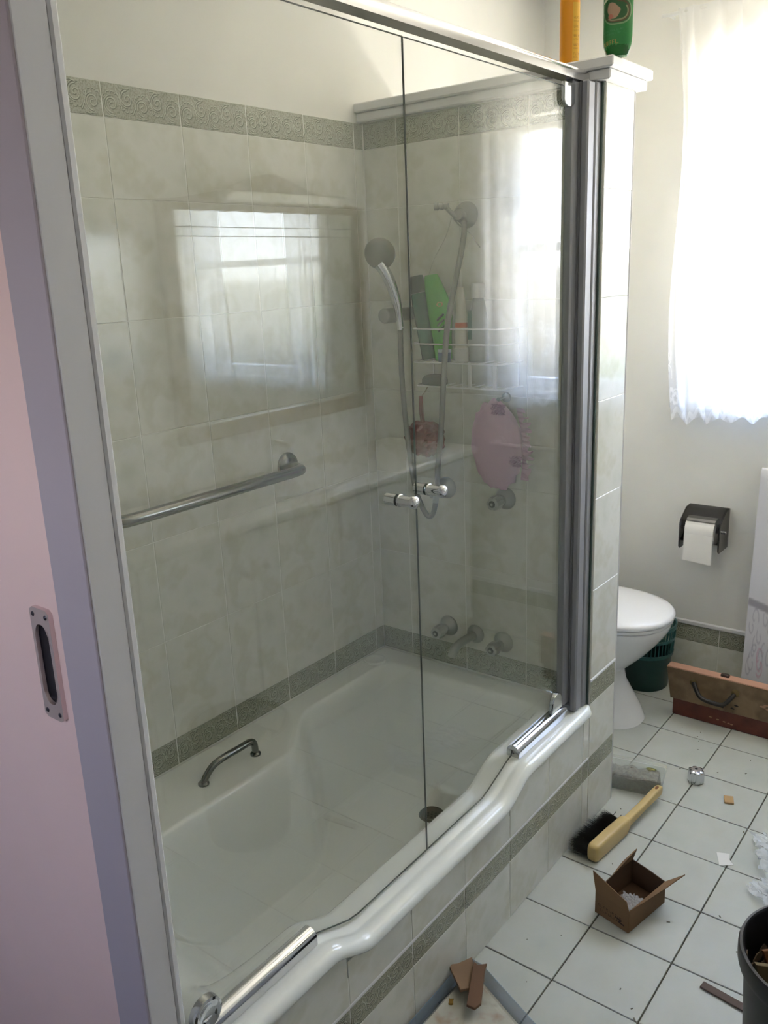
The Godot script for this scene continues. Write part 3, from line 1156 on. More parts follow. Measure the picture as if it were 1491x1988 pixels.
	for x in [-0.20, 0.432]:
		mb = Mb.new()
		lathe(mb, aim(Vector3(0, 0, 1), Vector3(x, 0.853, ZF)), [Vector2(0.022, 0.0), Vector2(0.022, 0.008), Vector2(0.012, 0.014), Vector2(0.011, 0.060), Vector2(0, 0.062)], 20)
		part("bracket", mb, M.white, tr)
	var im := Image.create(160, 256, false, Image.FORMAT_RGB8)
	im.fill(Color(0.85, 0.845, 0.87))
	var r2 := RandomNumberGenerator.new()
	r2.seed = 4
	for k in 5:
		stroke(im, [Vector2(0, 205 + k * 0.8), Vector2(80, 212 + k * 0.8), Vector2(160, 210 + k * 0.8)], 1.1, Color(0.6, 0.59, 0.63, 0.6))
	for k in 60:
		var c := Vector2(r2.randf() * 160, r2.randf_range(216, 250))
		stroke(im, spiral(c, 1, r2.randf_range(4, 9), r2.randf() * TAU, 0.8, 9), 1.0, Color(0.66, 0.65, 0.70, 0.55) if k % 5 else Color(0.80, 0.62, 0.70, 0.6))
	M.towel = mat(Color(1, 1, 1), 0.95)
	M.towel.albedo_texture = ImageTexture.create_from_image(im)
	mb = Mb.new()
	var rows := []
	for i in 60:
		var t := i / 59.0
		var row := []
		for j in 25:
			var u := j / 24.0
			var x := lerpf(-0.226, 0.045, u)
			var q := t * 1.46
			var p: Vector3
			if q < 0.70:
				p = Vector3(x, 0.858 - (0.70 - q) * 1.0, ZF + 0.050)
			elif q < 0.74:
				var a := PI * (q - 0.70) / 0.04
				p = Vector3(x, 0.858 + sin(a) * 0.006, ZF + 0.062 - cos(a) * 0.012)
			else:
				p = Vector3(x - 0.012 * (q - 0.74), 0.858 - (q - 0.74) * 1.06, ZF + 0.074 + 0.018 * (q - 0.74))
			p.z += 0.004 * sin(u * 14.0 + t * 2.0) * absf(q - 0.72)
			row.append(p)
		rows.append(row)
	sheet(mb, rows, false, false)
	solid("towel", mb, M.towel, "white bath towel with a flowered hem hanging on the rail behind the wooden case", "towel", "", 70.0)


# ---------------------------------------------------------------- toilet corner
func toilet_corner() -> void:
	var zc := 0.196
	var t := thing("toilet", "white toilet with closed lid behind the tiled nib wall", "toilet", Vector3(-0.66, 0, zc))
	var mb := Mb.new()
	loft(mb, at(0, 0, zc), [[0.0, -0.655, 0, 0.188, 0.125, 2.3], [0.006, -0.655, 0, 0.186, 0.123, 2.3], [0.05, -0.665, 0, 0.180, 0.108, 2.3], [0.09, -0.675, 0, 0.168, 0.098, 2.2], [0.135, -0.69, 0, 0.155, 0.092, 2.2], [0.182, -0.695, 0, 0.150, 0.092, 2.2],
		[0.21, -0.675, 0, 0.162, 0.105, 2.2], [0.255, -0.650, 0, 0.182, 0.132, 2.2], [0.305, -0.635, 0, 0.208, 0.158, 2.2], [0.350, -0.625, 0, 0.228, 0.174, 2.2], [0.372, -0.622, 0, 0.231, 0.177, 2.2], [0.378, -0.622, 0, 0.226, 0.172, 2.2]], 48)
	part("bowl", mb, M.china, t, 60.0)
	mb = Mb.new()
	loft(mb, at(0, 0, zc), [[0.378, -0.622, 0, 0.232, 0.178, 2.2], [0.381, -0.622, 0, 0.236, 0.182, 2.2], [0.390, -0.622, 0, 0.238, 0.184, 2.2], [0.393, -0.622, 0, 0.234, 0.180, 2.2]], 48)
	part("seat", mb, M.seat, t, 50.0)
	mb = Mb.new()
	loft(mb, at(0, 0, zc), [[0.393, -0.622, 0, 0.236, 0.182, 2.2], [0.396, -0.622, 0, 0.240, 0.186, 2.2], [0.406, -0.622, 0, 0.240, 0.186, 2.2], [0.415, -0.622, 0, 0.232, 0.178, 2.2], [0.421, -0.622, 0, 0.205, 0.155, 2.2], [0.425, -0.622, 0, 0.15, 0.11, 2.1], [0.426, -0.622, 0, 0.08, 0.06, 2.0]], 48)
	part("lid", mb, M.seat, t, 60.0)
	mb = Mb.new()
	box(mb, at(-0.985, 0.575, zc), Vector3(0.17, 0.33, 0.40), 0.03)
	box(mb, at(-0.90, 0.37, zc), Vector3(0.13, 0.06, 0.22), 0.015)
	var ci := part("cistern", mb, M.china, t, 60.0)
	mb = Mb.new()
	box(mb, at(-0.983, 0.755, zc), Vector3(0.185, 0.035, 0.42), 0.012)
	part("cistern_lid", mb, M.china, ci)

	# teal waste bin with a slatted collar
	var b := thing("waste_bin", "teal plastic waste bin with a slatted collar behind the toilet", "waste bin", Vector3(-0.578, 0, -0.100))
	M.teal = mat(Color(0.02, 0.20, 0.185), 0.35)
	M.teal_light = mat(Color(0.16, 0.34, 0.34), 0.3)
	var bx := at(-0.578, 0, -0.100)
	mb = Mb.new()
	lathe(mb, bx, [Vector2(0, 0), Vector2(0.084, 0), Vector2(0.087, 0.004), Vector2(0.096, 0.135), Vector2(0.0945, 0.137), Vector2(0.0925, 0.135), Vector2(0.084, 0.006), Vector2(0, 0.006)], 40)
	part("bucket_body", mb, M.teal, b)
	for r in [[0.0985, 0.140, 0.006], [0.1035, 0.200, 0.005], [0.107, 0.246, 0.008]]:
		mb = Mb.new()
		lathe(mb, bx, [Vector2(r[0] - 0.003, r[1] - r[2]), Vector2(r[0] + 0.003, r[1] - r[2]), Vector2(r[0] + 0.004, r[1] + r[2]), Vector2(r[0] - 0.002, r[1] + r[2]), Vector2(r[0] - 0.003, r[1] - r[2])], 40)
		part("hoop", mb, M.teal_light, b)
	mb = Mb.new()
	for k in 44:
		var a := TAU * k / 44
		var d := Vector3(cos(a), 0, sin(a))
		tube(mb, [bx.origin + d * 0.0985 + Vector3(0, 0.138, 0), bx.origin + d * 0.1065 + Vector3(0, 0.245, 0)], 0.0022, 5)
	part("slats", mb, M.teal_light, b).set_meta("kind", "stuff")

	# paper holder of smoky plastic
	var h := thing("toilet_roll_holder", "smoky brown toilet roll holder on the far wall", "paper holder", Vector3(-0.41, 0.6, ZF))
	M.smoke = clear(Color(0.055, 0.042, 0.036, 0.80), 0.08)
	var prof := PackedVector2Array([Vector2(0, 0.548), Vector2(0.095, 0.548), Vector2(0.104, 0.556), Vector2(0.105, 0.640), Vector2(0.098, 0.656), Vector2(0.040, 0.690), Vector2(0.0, 0.692)])
	var px := Transform3D(Basis(Vector3(0, 0, 1), Vector3(0, 1, 0), Vector3(-1, 0, 0)), Vector3(0, 0, ZF))
	for x in [-0.478, -0.3405]:
		mb = Mb.new()
		prism(mb, px.translated(Vector3(x, 0, 0)), prof, 0.006, 0.0015)
		part("side_plate", mb, M.smoke, h)
	mb = Mb.new()
	var cover := PackedVector2Array([Vector2(0, 0.688), Vector2(0.040, 0.686), Vector2(0.096, 0.653), Vector2(0.098, 0.656), Vector2(0.041, 0.690), Vector2(0, 0.692)])
	prism(mb, px.translated(Vector3(-0.409, 0, 0)), cover, 0.131)
	part("cover", mb, clear(Color(0.10, 0.085, 0.08, 0.45), 0.1), h)
	mb = Mb.new()
	span(mb, Vector3(-0.478, 0.548, ZF), Vector3(-0.341, 0.692, ZF + 0.005), 0.001)
	part("back_plate", mb, M.smoke, h)
	mb = Mb.new()
	tube(mb, [Vector3(-0.482, 0.618, ZF + 0.062), Vector3(-0.329, 0.618, ZF + 0.062)], 0.006)
	part("axle", mb, M.chrome, h)
	var roll := thing("toilet_roll", "white toilet roll with a hanging end in the smoky holder", "toilet roll", Vector3(-0.411, 0.618, ZF + 0.062))
	M.paper = mat(Color(0.90, 0.89, 0.87), 0.95)
	mb = Mb.new()
	lathe(mb, aim(Vector3.RIGHT, Vector3(-0.460, 0.618, ZF + 0.062)), [Vector2(0.018, 0), Vector2(0.046, 0), Vector2(0.047, 0.002), Vector2(0.047, 0.098), Vector2(0.046, 0.100), Vector2(0.018, 0.100), Vector2(0.018, 0)], 40)
	part("paper", mb, M.paper, roll)
	mb = Mb.new()
	var rows := []
	for i in 18:
		var a := i / 17.0
		var p := Vector3(0, 0.618 + 0.0478 * cos(a * 1.7), ZF + 0.062 + 0.0478 * sin(a * 1.7)) if i < 10 else Vector3(0, lerpf(0.618 + 0.0478 * cos(0.9), 0.505, (i - 10) / 7.0), ZF + 0.062 + 0.0478 * sin(0.9 + 0.67 * minf(1.0, (i - 10) / 3.0)))
		var row := []
		for x in [-0.460, -0.36]:
			row.append(Vector3(x, p.y + (0.006 if x < -0.4 and i == 17 else 0.0), p.z))
		rows.append(row)
	var back := []
	for r in rows:
		back.push_front([r[0] - Vector3(0, 0.0004, 0.0006), r[1] - Vector3(0, 0.0004, 0.0006)])
	rows.append_array(back)
	sheet(mb, rows, false, false)
	part("loose_end", mb, M.paper, roll, 50.0)

	# old wooden case standing in front of the wall
	var c := thing("wooden_case", "worn brown and maroon wooden case with a carrying handle in front of the far wall", "case", Vector3(-0.16, 0, 0.065))
	M.case_lid = tri_planar(mat(Color(1, 1, 1), 0.6), noise(0.012, [Color(0.40, 0.325, 0.23), Color(0.46, 0.38, 0.28), Color(0.35, 0.28, 0.195), Color(0.43, 0.35, 0.25)], 256, 61, 5), 2.0)
	M.case_base = tri_planar(mat(Color(1, 1, 1), 0.55), noise(0.012, [Color(0.30, 0.135, 0.095), Color(0.36, 0.17, 0.12), Color(0.27, 0.12, 0.085)], 256, 62, 5), 2.5)
	M.case_edge = mat(Color(0.66, 0.50, 0.42), 0.6)
	mb = Mb.new()
	span(mb, Vector3(-0.404, 0.0, 0.046), Vector3(0.075, 0.075, 0.079), 0.003)
	part("base", mb, M.case_base, c)
	mb = Mb.new()
	var xl := [[-0.411, 0.064], [-0.429, 0.180]]
	var face := PackedVector2Array([Vector2(-0.411, 0.064), Vector2(0.084, 0.064), Vector2(0.086, 0.178), Vector2(-0.429, 0.180)])
	prism(mb, at(0, 0, 0.0665), face, 0.041, 0.002)
	part("lid", mb, M.case_lid, c)
	mb = Mb.new()
	span(mb, Vector3(-0.428, 0.178, 0.047), Vector3(0.085, 0.1835, 0.086), 0.0015)
	part("top_edge", mb, M.case_edge, c)
	mb = Mb.new()
	var hp := curve([Vector3(-0.331, 0.143, 0.088), Vector3(-0.322, 0.132, 0.100), Vector3(-0.300, 0.108, 0.113), Vector3(-0.262, 0.100, 0.116), Vector3(-0.224, 0.102, 0.113), Vector3(-0.203, 0.126, 0.100), Vector3(-0.196, 0.137, 0.088)], 6)
	tube(mb, hp, 0.0075, 10)
	var grip := part("carrying_handle", mb, mat(Color(0.07, 0.055, 0.04), 0.5), c, 60.0)
	for x in [-0.333, -0.193]:
		mb = Mb.new()
		lathe(mb, aim(Vector3(0, 0, 1), Vector3(x, 0.142, 0.0865)), [Vector2(0.013, 0), Vector2(0.013, 0.002), Vector2(0.009, 0.0045), Vector2(0.005, 0.006), Vector2(0, 0.006)], 20)
		part("handle_plate", mb, mat(Color(0.42, 0.36, 0.24), 0.35, 0.8), grip)
	mb = Mb.new()
	span(mb, Vector3(-0.250, 0.180, 0.058), Vector3(-0.222, 0.193, 0.074), 0.003)
	part("latch", mb, mat(Color(0.16, 0.10, 0.07), 0.5), c)
	mb = Mb.new()
	r_flakes(mb, [[-0.235, 0.078], [-0.20, 0.083], [-0.252, 0.083], [-0.188, 0.096]], 0.0875, 0.009)
	part("dark_chips", mb, mat(Color(0.10, 0.07, 0.05), 0.7), c).set_meta("kind", "stuff")
	mb = Mb.new()
	r_flakes(mb, [[-0.272, 0.026], [-0.247, 0.024], [-0.225, 0.022], [-0.21, 0.020], [-0.20, 0.019]], 0.0795, 0.007)
	r_flakes(mb, [[-0.105, 0.118], [-0.095, 0.124], [-0.088, 0.112]], 0.0875, 0.012)
	part("worn_chips", mb, mat(Color(0.60, 0.46, 0.36), 0.8), c).set_meta("kind", "stuff")


func r_flakes(mb: Mb, pts: Array, z: float, size: float) -> void:
	for p in pts:
		var q := PackedVector2Array()
		for k in 7:
			var a := TAU * k / 7
			q.append(Vector2(p[0] + cos(a) * size * rng.randf_range(0.5, 1.0), p[1] + sin(a) * size * rng.randf_range(0.2, 0.45)))
		prism(mb, at(0, 0, z), q, 0.0012)


# ---------------------------------------------------------------- shower fittings on the nib
func tap(p: Vector3, label: String, group: String, turn: float, button: Color) -> void:
	var t := thing("tap", label, "tap", p, group)
	var f := Transform3D(Basis(Vector3(1, 0, 0), Vector3(0, 0, 1), Vector3(0, -1, 0)), p)   # local y points out of the wall
	var mb := Mb.new()
	lathe(mb, f, [Vector2(0.031, 0), Vector2(0.031, 0.003), Vector2(0.027, 0.010), Vector2(0.019, 0.017), Vector2(0.014, 0.022), Vector2(0, 0.022)], 36)
	part("flange", mb, M.dull, t)
	mb = Mb.new()
	lathe(mb, f, [Vector2(0, 0.018), Vector2(0.012, 0.018), Vector2(0.012, 0.036), Vector2(0.015, 0.038), Vector2(0.015, 0.043), Vector2(0, 0.043)], 24)
	part("spindle", mb, M.dull, t)
	mb = Mb.new()
	fluted(mb, f, 0.040, 0.074, 0.0205, turn)
	part("handle", mb, M.dull, t, 50.0)
	mb = Mb.new()
	lathe(mb, f, [Vector2(0, 0.0765), Vector2(0.007, 0.0765), Vector2(0.0095, 0.0745), Vector2(0.0095, 0.073)], 24)
	var b := part("button", mb, mat(button, 0.3), t)
	mb = Mb.new()
	lathe(mb, f, [Vector2(0, 0.0775), Vector2(0.004, 0.0775), Vector2(0.004, 0.076)], 16)
	part("button_dot", mb, mat(Color(0.62, 0.62, 0.60), 0.3), b)


func fluted(mb: Mb, f: Transform3D, y0: float, y1: float, r: float, turn := 0.0) -> void:   # lobed tap handle
	var rows := []
	for s in [[0.0, 0.0], [0.80, 0.0], [0.96, 0.06], [1.0, 0.25], [0.97, 0.75], [0.90, 0.93], [0.62, 1.0], [0.0, 1.0]]:
		var row := []
		for k in 72:
			var a := TAU * k / 72 + turn
			var lobe := 0.5 + 0.5 * cos(a * 6.0)
			var q: float = r * s[0] * (1.0 - 0.17 * (1.0 - pow(lobe, 0.45)))
			row.append(f * Vector3(cos(a) * q, lerpf(y0, y1, s[1]), sin(a) * q))
		rows.append(row)
	sheet(mb, rows, true)


func shower_fittings() -> void:
	tap(Vector3(-0.831, 0.516, ZN), "left tap above the bath spout, near the corner", "", 0.2, Color(0.06, 0.06, 0.06))
	tap(Vector3(-0.643, 0.508, ZN), "right tap above the bath rim, nearest the glass", "", 0.5, Color(0.06, 0.06, 0.06))
	tap(Vector3(-0.828, 0.945, ZN), "upper tap behind the looped shower hose", "", 0.1, Color(0.06, 0.06, 0.06))
	tap(Vector3(-0.635, 0.937, ZN), "upper tap right below the pink shower cap", "", 0.35, Color(0.06, 0.06, 0.06))
	var sp := thing("bath_spout", "short curved bath spout between the two lower taps", "spout", Vector3(-0.737, 0.511, ZN))
	var mb := Mb.new()
	lathe(mb, aim(Vector3(0, 0, 1), Vector3(-0.737, 0.511, ZN)), [Vector2(0.028, 0), Vector2(0.028, 0.004), Vector2(0.024, 0.011), Vector2(0.016, 0.018), Vector2(0, 0.018)], 36)
	part("flange", mb, M.dull, sp)
	mb = Mb.new()
	tube(mb, curve([Vector3(-0.737, 0.511, ZN + 0.01), Vector3(-0.738, 0.512, ZN + 0.05), Vector3(-0.741, 0.509, ZN + 0.085), Vector3(-0.744, 0.498, ZN + 0.108), Vector3(-0.745, 0.480, ZN + 0.116)], 6), [0.012], 18) if false else tube(mb, curve([Vector3(-0.737, 0.511, ZN + 0.01), Vector3(-0.738, 0.512, ZN + 0.05), Vector3(-0.741, 0.509, ZN + 0.085), Vector3(-0.744, 0.498, ZN + 0.108), Vector3(-0.745, 0.480, ZN + 0.116)], 6), 0.0125, 18)
	part("spout_tube", mb, M.dull, sp, 60.0)

	# wall bracket with the hand shower in it
	var br := thing("hand_shower_bracket", "grey cylindrical wall bracket holding the hand shower", "bracket", Vector3(-0.937, 1.435, ZN))
	mb = Mb.new()
	lathe(mb, aim(Vector3(0, 0, 1), Vector3(-0.937, 1.435, ZN)), [Vector2(0.018, 0), Vector2(0.018, 0.066), Vector2(0.0165, 0.068), Vector2(0.0165, 0.071), Vector2(0.0205, 0.073), Vector2(0.0205, 0.122), Vector2(0.0185, 0.126), Vector2(0.014, 0.128), Vector2(0, 0.128)], 32)
	part("bracket_body", mb, M.dull, br)
	var hs := thing("hand_shower", "chrome hand shower with a round pale grey head", "hand shower", Vector3(-0.90, 1.44, 0.955))
	mb = Mb.new()
	var hp := curve([Vector3(-0.902, 1.398, 0.945), Vector3(-0.902, 1.425, 0.948), Vector3(-0.903, 1.470, 0.956), Vector3(-0.911, 1.520, 0.970), Vector3(-0.921, 1.552, 0.982), Vector3(-0.930, 1.570, 0.990)], 6)
	var rad := []
	for i in hp.size():
		var t := float(i) / (hp.size() - 1)
		rad.append(lerpf(0.0095, 0.0155, smoothstep(0.1, 0.75, t)))
	tube(mb, hp, rad, 22)
	part("handle", mb, M.chrome, hs, 60.0)
	mb = Mb.new()
	var hx := aim(Vector3(0.34, -0.30, 0.88), Vector3(-0.930, 1.597, 0.985))
	lathe(mb, hx, [Vector2(0, -0.026), Vector2(0.020, -0.024), Vector2(0.036, -0.014), Vector2(0.0415, 0.0), Vector2(0.0415, 0.008), Vector2(0.039, 0.014), Vector2(0.030, 0.019), Vector2(0.015, 0.022), Vector2(0, 0.023)], 36)
	part("head", mb, mat(Color(0.43, 0.425, 0.385), 0.35), hs, 60.0)
	# wall outlet and hose
	var el := thing("wall_shower", "old round shower rose with a short pivoting arm tied with string", "shower arm", Vector3(-0.748, 1.683, ZN))
	mb = Mb.new()
	lathe(mb, aim(Vector3(0, 0, 1), Vector3(-0.748, 1.683, ZN)), [Vector2(0.033, 0), Vector2(0.033, 0.006), Vector2(0.030, 0.016), Vector2(0.022, 0.032), Vector2(0.016, 0.040), Vector2(0, 0.040)], 36)
	part("cover_cone", mb, mat(Color(0.55, 0.56, 0.53), 0.4), el)
	mb = Mb.new()
	lathe(mb, aim(Vector3(0.2, 0.2, 1), Vector3(-0.745, 1.677, ZN + 0.036)), [Vector2(0, -0.004), Vector2(0.014, -0.004), Vector2(0.017, 0.002), Vector2(0.017, 0.012), Vector2(0.012, 0.018), Vector2(0, 0.018)], 24)
	part("ball_joint", mb, M.dull, el)
	mb = Mb.new()
	tube(mb, curve([Vector3(-0.745, 1.672, ZN + 0.045), Vector3(-0.757, 1.688, ZN + 0.062), Vector3(-0.768, 1.702, ZN + 0.068)], 5), 0.006, 12)
	lathe(mb, aim(Vector3(-1, 0.05, 0.35), Vector3(-0.762, 1.703, ZN + 0.066)), [Vector2(0, 0), Vector2(0.0085, 0), Vector2(0.0085, 0.008), Vector2(0.0072, 0.009), Vector2(0.0072, 0.013), Vector2(0.0085, 0.014), Vector2(0.0085, 0.020), Vector2(0.007, 0.021), Vector2(0.007, 0.026), Vector2(0.0095, 0.027), Vector2(0.0095, 0.036), Vector2(0, 0.036)], 20)
	part("arm", mb, M.dull, el)
	mb = Mb.new()
	tube(mb, curve([Vector3(-0.748, 1.668, ZN + 0.052), Vector3(-0.735, 1.656, ZN + 0.050), Vector3(-0.725, 1.642, ZN + 0.035), Vector3(-0.705, 1.600, ZN + 0.008)], 6), 0.0016, 6)
	tube(mb, curve([Vector3(-0.763, 1.676, ZN + 0.050), Vector3(-0.790, 1.630, ZN + 0.040), Vector3(-0.835, 1.545, ZN + 0.050), Vector3(-0.845, 1.42, ZN + 0.06)], 6), 0.0009, 6)
	part("string", mb, mat(Color(0.70, 0.70, 0.66), 0.9), el)
	var hose := thing("shower_hose", "long grey metal shower hose hanging in a loop down to the taps", "hose", Vector3(-0.80, 1.2, 0.90))
	mb = Mb.new()
	var path := curve([Vector3(-0.728, 1.664, ZN + 0.046), Vector3(-0.718, 1.640, ZN + 0.062), Vector3(-0.714, 1.589, 0.930), Vector3(-0.720, 1.501, 0.958), Vector3(-0.737, 1.400, 0.967), Vector3(-0.749, 1.267, 0.970), Vector3(-0.763, 1.129, 0.967), Vector3(-0.780, 1.028, 0.961), Vector3(-0.787, 0.968, 0.957),
		Vector3(-0.794, 0.931, 0.955), Vector3(-0.805, 0.897, 0.953), Vector3(-0.818, 0.886, 0.953), Vector3(-0.831, 0.895, 0.953), Vector3(-0.846, 0.920, 0.954), Vector3(-0.861, 0.965, 0.956), Vector3(-0.874, 1.045, 0.957), Vector3(-0.889, 1.174, 0.956), Vector3(-0.900, 1.315, 0.950), Vector3(-0.902, 1.405, 0.945)], 14)
	var ribs := []
	for i in path.size():
		ribs.append(0.0078 if i % 2 == 0 else 0.0072)
	tube(mb, path, ribs, 12)
	M.hose = mat(Color(0.47, 0.46, 0.45), 0.35, 0.6)
	part("hose_tube", mb, M.hose, hose, 60.0)
	mb = Mb.new()
	tube(mb, [Vector3(-0.794, 0.931, 0.955), Vector3(-0.787, 0.968, 0.957)], 0.0086, 12)
	part("hose_collar", mb, M.dull, hose)


func caddy_and_contents() -> void:
	var c := thing("shower_caddy", "white wire shower caddy with two tiers hanging on the tiles", "shower caddy", Vector3(-0.75, 1.3, ZN))
	var zf := 0.948
	var bend := func(y: float, x0: float, x1: float, z: float, r := 0.0021) -> Mb:
		var mb := Mb.new()
		tube(mb, curve([Vector3(x0 - 0.018, y, ZN + 0.004), Vector3(x0 - 0.014, y, z - 0.03), Vector3(x0, y, z), Vector3(x0 + 0.03, y, z + 0.003), Vector3((x0 + x1) / 2, y, z + 0.003), Vector3(x1 - 0.03, y, z + 0.003), Vector3(x1, y, z), Vector3(x1 + 0.014, y, z - 0.03), Vector3(x1 + 0.018, y, ZN + 0.004)], 6), r, 8)
		return mb
	for y in [1.400, 1.361, 1.312]:
		part("wire", bend.call(y, -0.855, -0.60, zf), M.wire, c)
	part("wire", bend.call(1.248, -0.855, -0.60, zf - 0.01), M.wire, c)
	var mb := Mb.new()
	for k in 9:
		var x := -0.850 + 0.031 * k
		tube(mb, [Vector3(x, 1.311, ZN + 0.006), Vector3(x, 1.311, zf)], 0.0014, 6)
		tube(mb, [Vector3(x, 1.247, ZN + 0.006), Vector3(x, 1.247, zf - 0.01)], 0.0014, 6)
	part("shelf_wires", mb, M.wire, c).set_meta("kind", "stuff")
	for x in [-0.690, -0.615]:
		mb = Mb.new()
		span(mb, Vector3(x - 0.006, 1.247, zf - 0.018), Vector3(x + 0.004, 1.314, zf - 0.012), 0.001)
		part("upright", mb, M.wire, c)
	for x in [-0.862, -0.593]:
		mb = Mb.new()
		tube(mb, [Vector3(x, 1.244, ZN + 0.004), Vector3(x, 1.47, ZN + 0.004)], 0.002, 8)
		part("upright", mb, M.wire, c)

	var shelf := 1.3125
	# dark green shampoo, leaning to the left
	var lean := Transform3D(Basis(Vector3(0, 0, 1), 0.175), Vector3(-0.836, shelf + 0.0045, 0.905))
	var o := thing("shampoo_bottle", "dark green shampoo bottle leaning at the left end of the caddy", "bottle", lean.origin)
	mb = Mb.new()
	loft(mb, lean, [[0.0, 0, 0, 0.019, 0.014, 2.6], [0.004, 0, 0, 0.021, 0.016, 2.6], [0.05, 0, 0, 0.0215, 0.017, 2.5], [0.11, 0, 0, 0.0235, 0.018, 2.4], [0.150, 0, 0, 0.0235, 0.018, 2.4], [0.172, 0, 0, 0.0215, 0.0165, 2.4], [0.176, 0, 0, 0.020, 0.015, 2.4]], 32)
	part("bottle_body", mb, mat(Color(0.02, 0.30, 0.20), 0.25), o, 50.0)
	mb = Mb.new()
	loft(mb, lean, [[0.177, 0, 0, 0.0205, 0.0155, 2.4], [0.180, 0, 0, 0.0212, 0.0162, 2.4], [0.214, 0, 0, 0.0205, 0.0155, 2.5], [0.221, 0, 0, 0.019, 0.014, 2.5]], 32)
	part("cap", mb, mat(Color(0.03, 0.16, 0.10), 0.35), o, 40.0)
	# lime green bottle
	lean = Transform3D(Basis(Vector3(0, 0, 1), 0.11), Vector3(-0.788, shelf + 0.003, 0.907))
	o = thing("conditioner_bottle", "lime green shouldered bottle beside the dark green one in the caddy", "bottle", lean.origin)
	mb = Mb.new()
	loft(mb, lean, [[0.0, 0, 0, 0.021, 0.016, 2.6], [0.004, 0, 0, 0.023, 0.018, 2.6], [0.06, 0.002, 0, 0.027, 0.019, 2.5], [0.11, 0.004, 0, 0.034, 0.020, 2.4], [0.150, 0.002, 0, 0.034, 0.019, 2.4], [0.190, -0.006, 0, 0.027, 0.016, 2.4], [0.220, -0.011, 0, 0.0205, 0.012, 2.3], [0.224, -0.011, 0, 0.018, 0.010, 2.3]], 32)
	var bb := part("bottle_body", mb, mat(Color(0.24, 0.60, 0.06), 0.25), o, 50.0)
	mb = Mb.new()
	lathe(mb, lean * Transform3D(Basis(Vector3(1, 0, 0), Vector3(0, 0, 1), Vector3(0, -1, 0)), Vector3(0.018, 0.145, 0.0165)).scaled_local(Vector3(1, 1, 0.62)), [Vector2(0.0095, 0.001), Vector2(0.0095, 0.003), Vector2(0.007, 0.003), Vector2(0.007, 0.001)], 24)
	part("label_ring", mb, mat(Color(0.72, 0.55, 0.28), 0.4), bb)
	mb = Mb.new()
	for k in 3:
		var w := curve([Vector3(0.006, 0.105 - 0.014 * k, 0.0205), Vector3(0.016, 0.112 - 0.014 * k, 0.0207), Vector3(0.027, 0.119 - 0.014 * k, 0.019)], 4)
		var ww := []
		for p in w:
			ww.append(lean * (p as Vector3))
		tube(mb, ww, 0.003, 6)
	part("label_stripes", mb, mat(Color(0.09, 0.27, 0.06), 0.4), bb)
	# tube standing on its cap, with an orange band
	var up := at(-0.729, shelf + 0.0012, 0.912)
	o = thing("lotion_tube", "white upended lotion tube with an orange band behind the hose", "tube", up.origin)
	mb = Mb.new()
	loft(mb, up, [[0.0, 0, 0, 0.018, 0.016, 2.0], [0.003, 0, 0, 0.020, 0.018, 2.0], [0.034, 0, 0, 0.020, 0.018, 2.0], [0.036, 0, 0, 0.018, 0.016, 2.0]], 28)
	part("cap", mb, mat(Color(0.80, 0.80, 0.78), 0.4), o)
	mb = Mb.new()
	loft(mb, up, [[0.036, 0, 0, 0.017, 0.015, 2.0], [0.070, 0, 0, 0.0175, 0.0145, 2.0], [0.120, 0, 0, 0.0155, 0.010, 2.1], [0.165, 0, 0, 0.012, 0.005, 2.3], [0.190, -0.001, 0, 0.0095, 0.0014, 2.6]], 28)
	var tb := part("tube_body", mb, mat(Color(0.82, 0.80, 0.74), 0.4), o, 60.0)
	mb = Mb.new()
	loft(mb, up, [[0.088, 0, 0, 0.0172, 0.0134, 2.0], [0.089, 0, 0, 0.0176, 0.0138, 2.0], [0.100, 0, 0, 0.0170, 0.0128, 2.0], [0.101, 0, 0, 0.0165, 0.0122, 2.0]], 28)
	part("orange_band", mb, mat(Color(0.78, 0.34, 0.12), 0.5), tb)
	# blue jar
	up = at(-0.768, shelf + 0.0012, 0.934)
	o = thing("blue_jar", "small blue jar with a pale lid, half hidden by the hose", "jar", up.origin)
	mb = Mb.new()
	loft(mb, up, [[0, 0, 0, 0.017, 0.009, 3], [0.003, 0, 0, 0.018, 0.010, 3], [0.024, 0, 0, 0.018, 0.010, 3], [0.025, 0, 0, 0.017, 0.009, 3]], 28)
	part("jar_body", mb, mat(Color(0.13, 0.27, 0.42), 0.35), o)
	mb = Mb.new()
	loft(mb, up, [[0.025, 0, 0, 0.0185, 0.0105, 3], [0.033, 0, 0, 0.0185, 0.0105, 3]], 28)
	part("lid", mb, mat(Color(0.55, 0.66, 0.68), 0.35), o)
	# tall bottle with a white cap
	up = at(-0.680, shelf + 0.0012, 0.906)
	o = thing("body_wash_bottle", "tall pale grey bottle with a big white cap in the caddy", "bottle", up.origin)
	mb = Mb.new()
	loft(mb, up, [[0, 0, 0, 0.024, 0.015, 2.6], [0.004, 0, 0, 0.026, 0.017, 2.6], [0.10, 0, 0, 0.026, 0.017, 2.6], [0.150, 0, 0, 0.018, 0.014, 2.3], [0.162, 0, 0, 0.014, 0.012, 2.1]], 28)
	bb = part("bottle_body", mb, mat(Color(0.58, 0.59, 0.57), 0.35), o, 50.0)
	mb = Mb.new()
	span(mb, Vector3(-0.702, 1.372, 0.921), Vector3(-0.690, 1.445, 0.9235), 0.0004)
	part("label_panel", mb, mat(Color(0.20, 0.36, 0.32), 0.5), bb)
	mb = Mb.new()
	loft(mb, up, [[0.162, 0, 0, 0.017, 0.016, 2.0], [0.165, 0, 0, 0.0175, 0.0165, 2.0], [0.194, 0, 0, 0.0175, 0.0165, 2.0], [0.198, 0, 0, 0.016, 0.015, 2.0]], 28)
	part("cap", mb, mat(Color(0.84, 0.84, 0.82), 0.4), o)
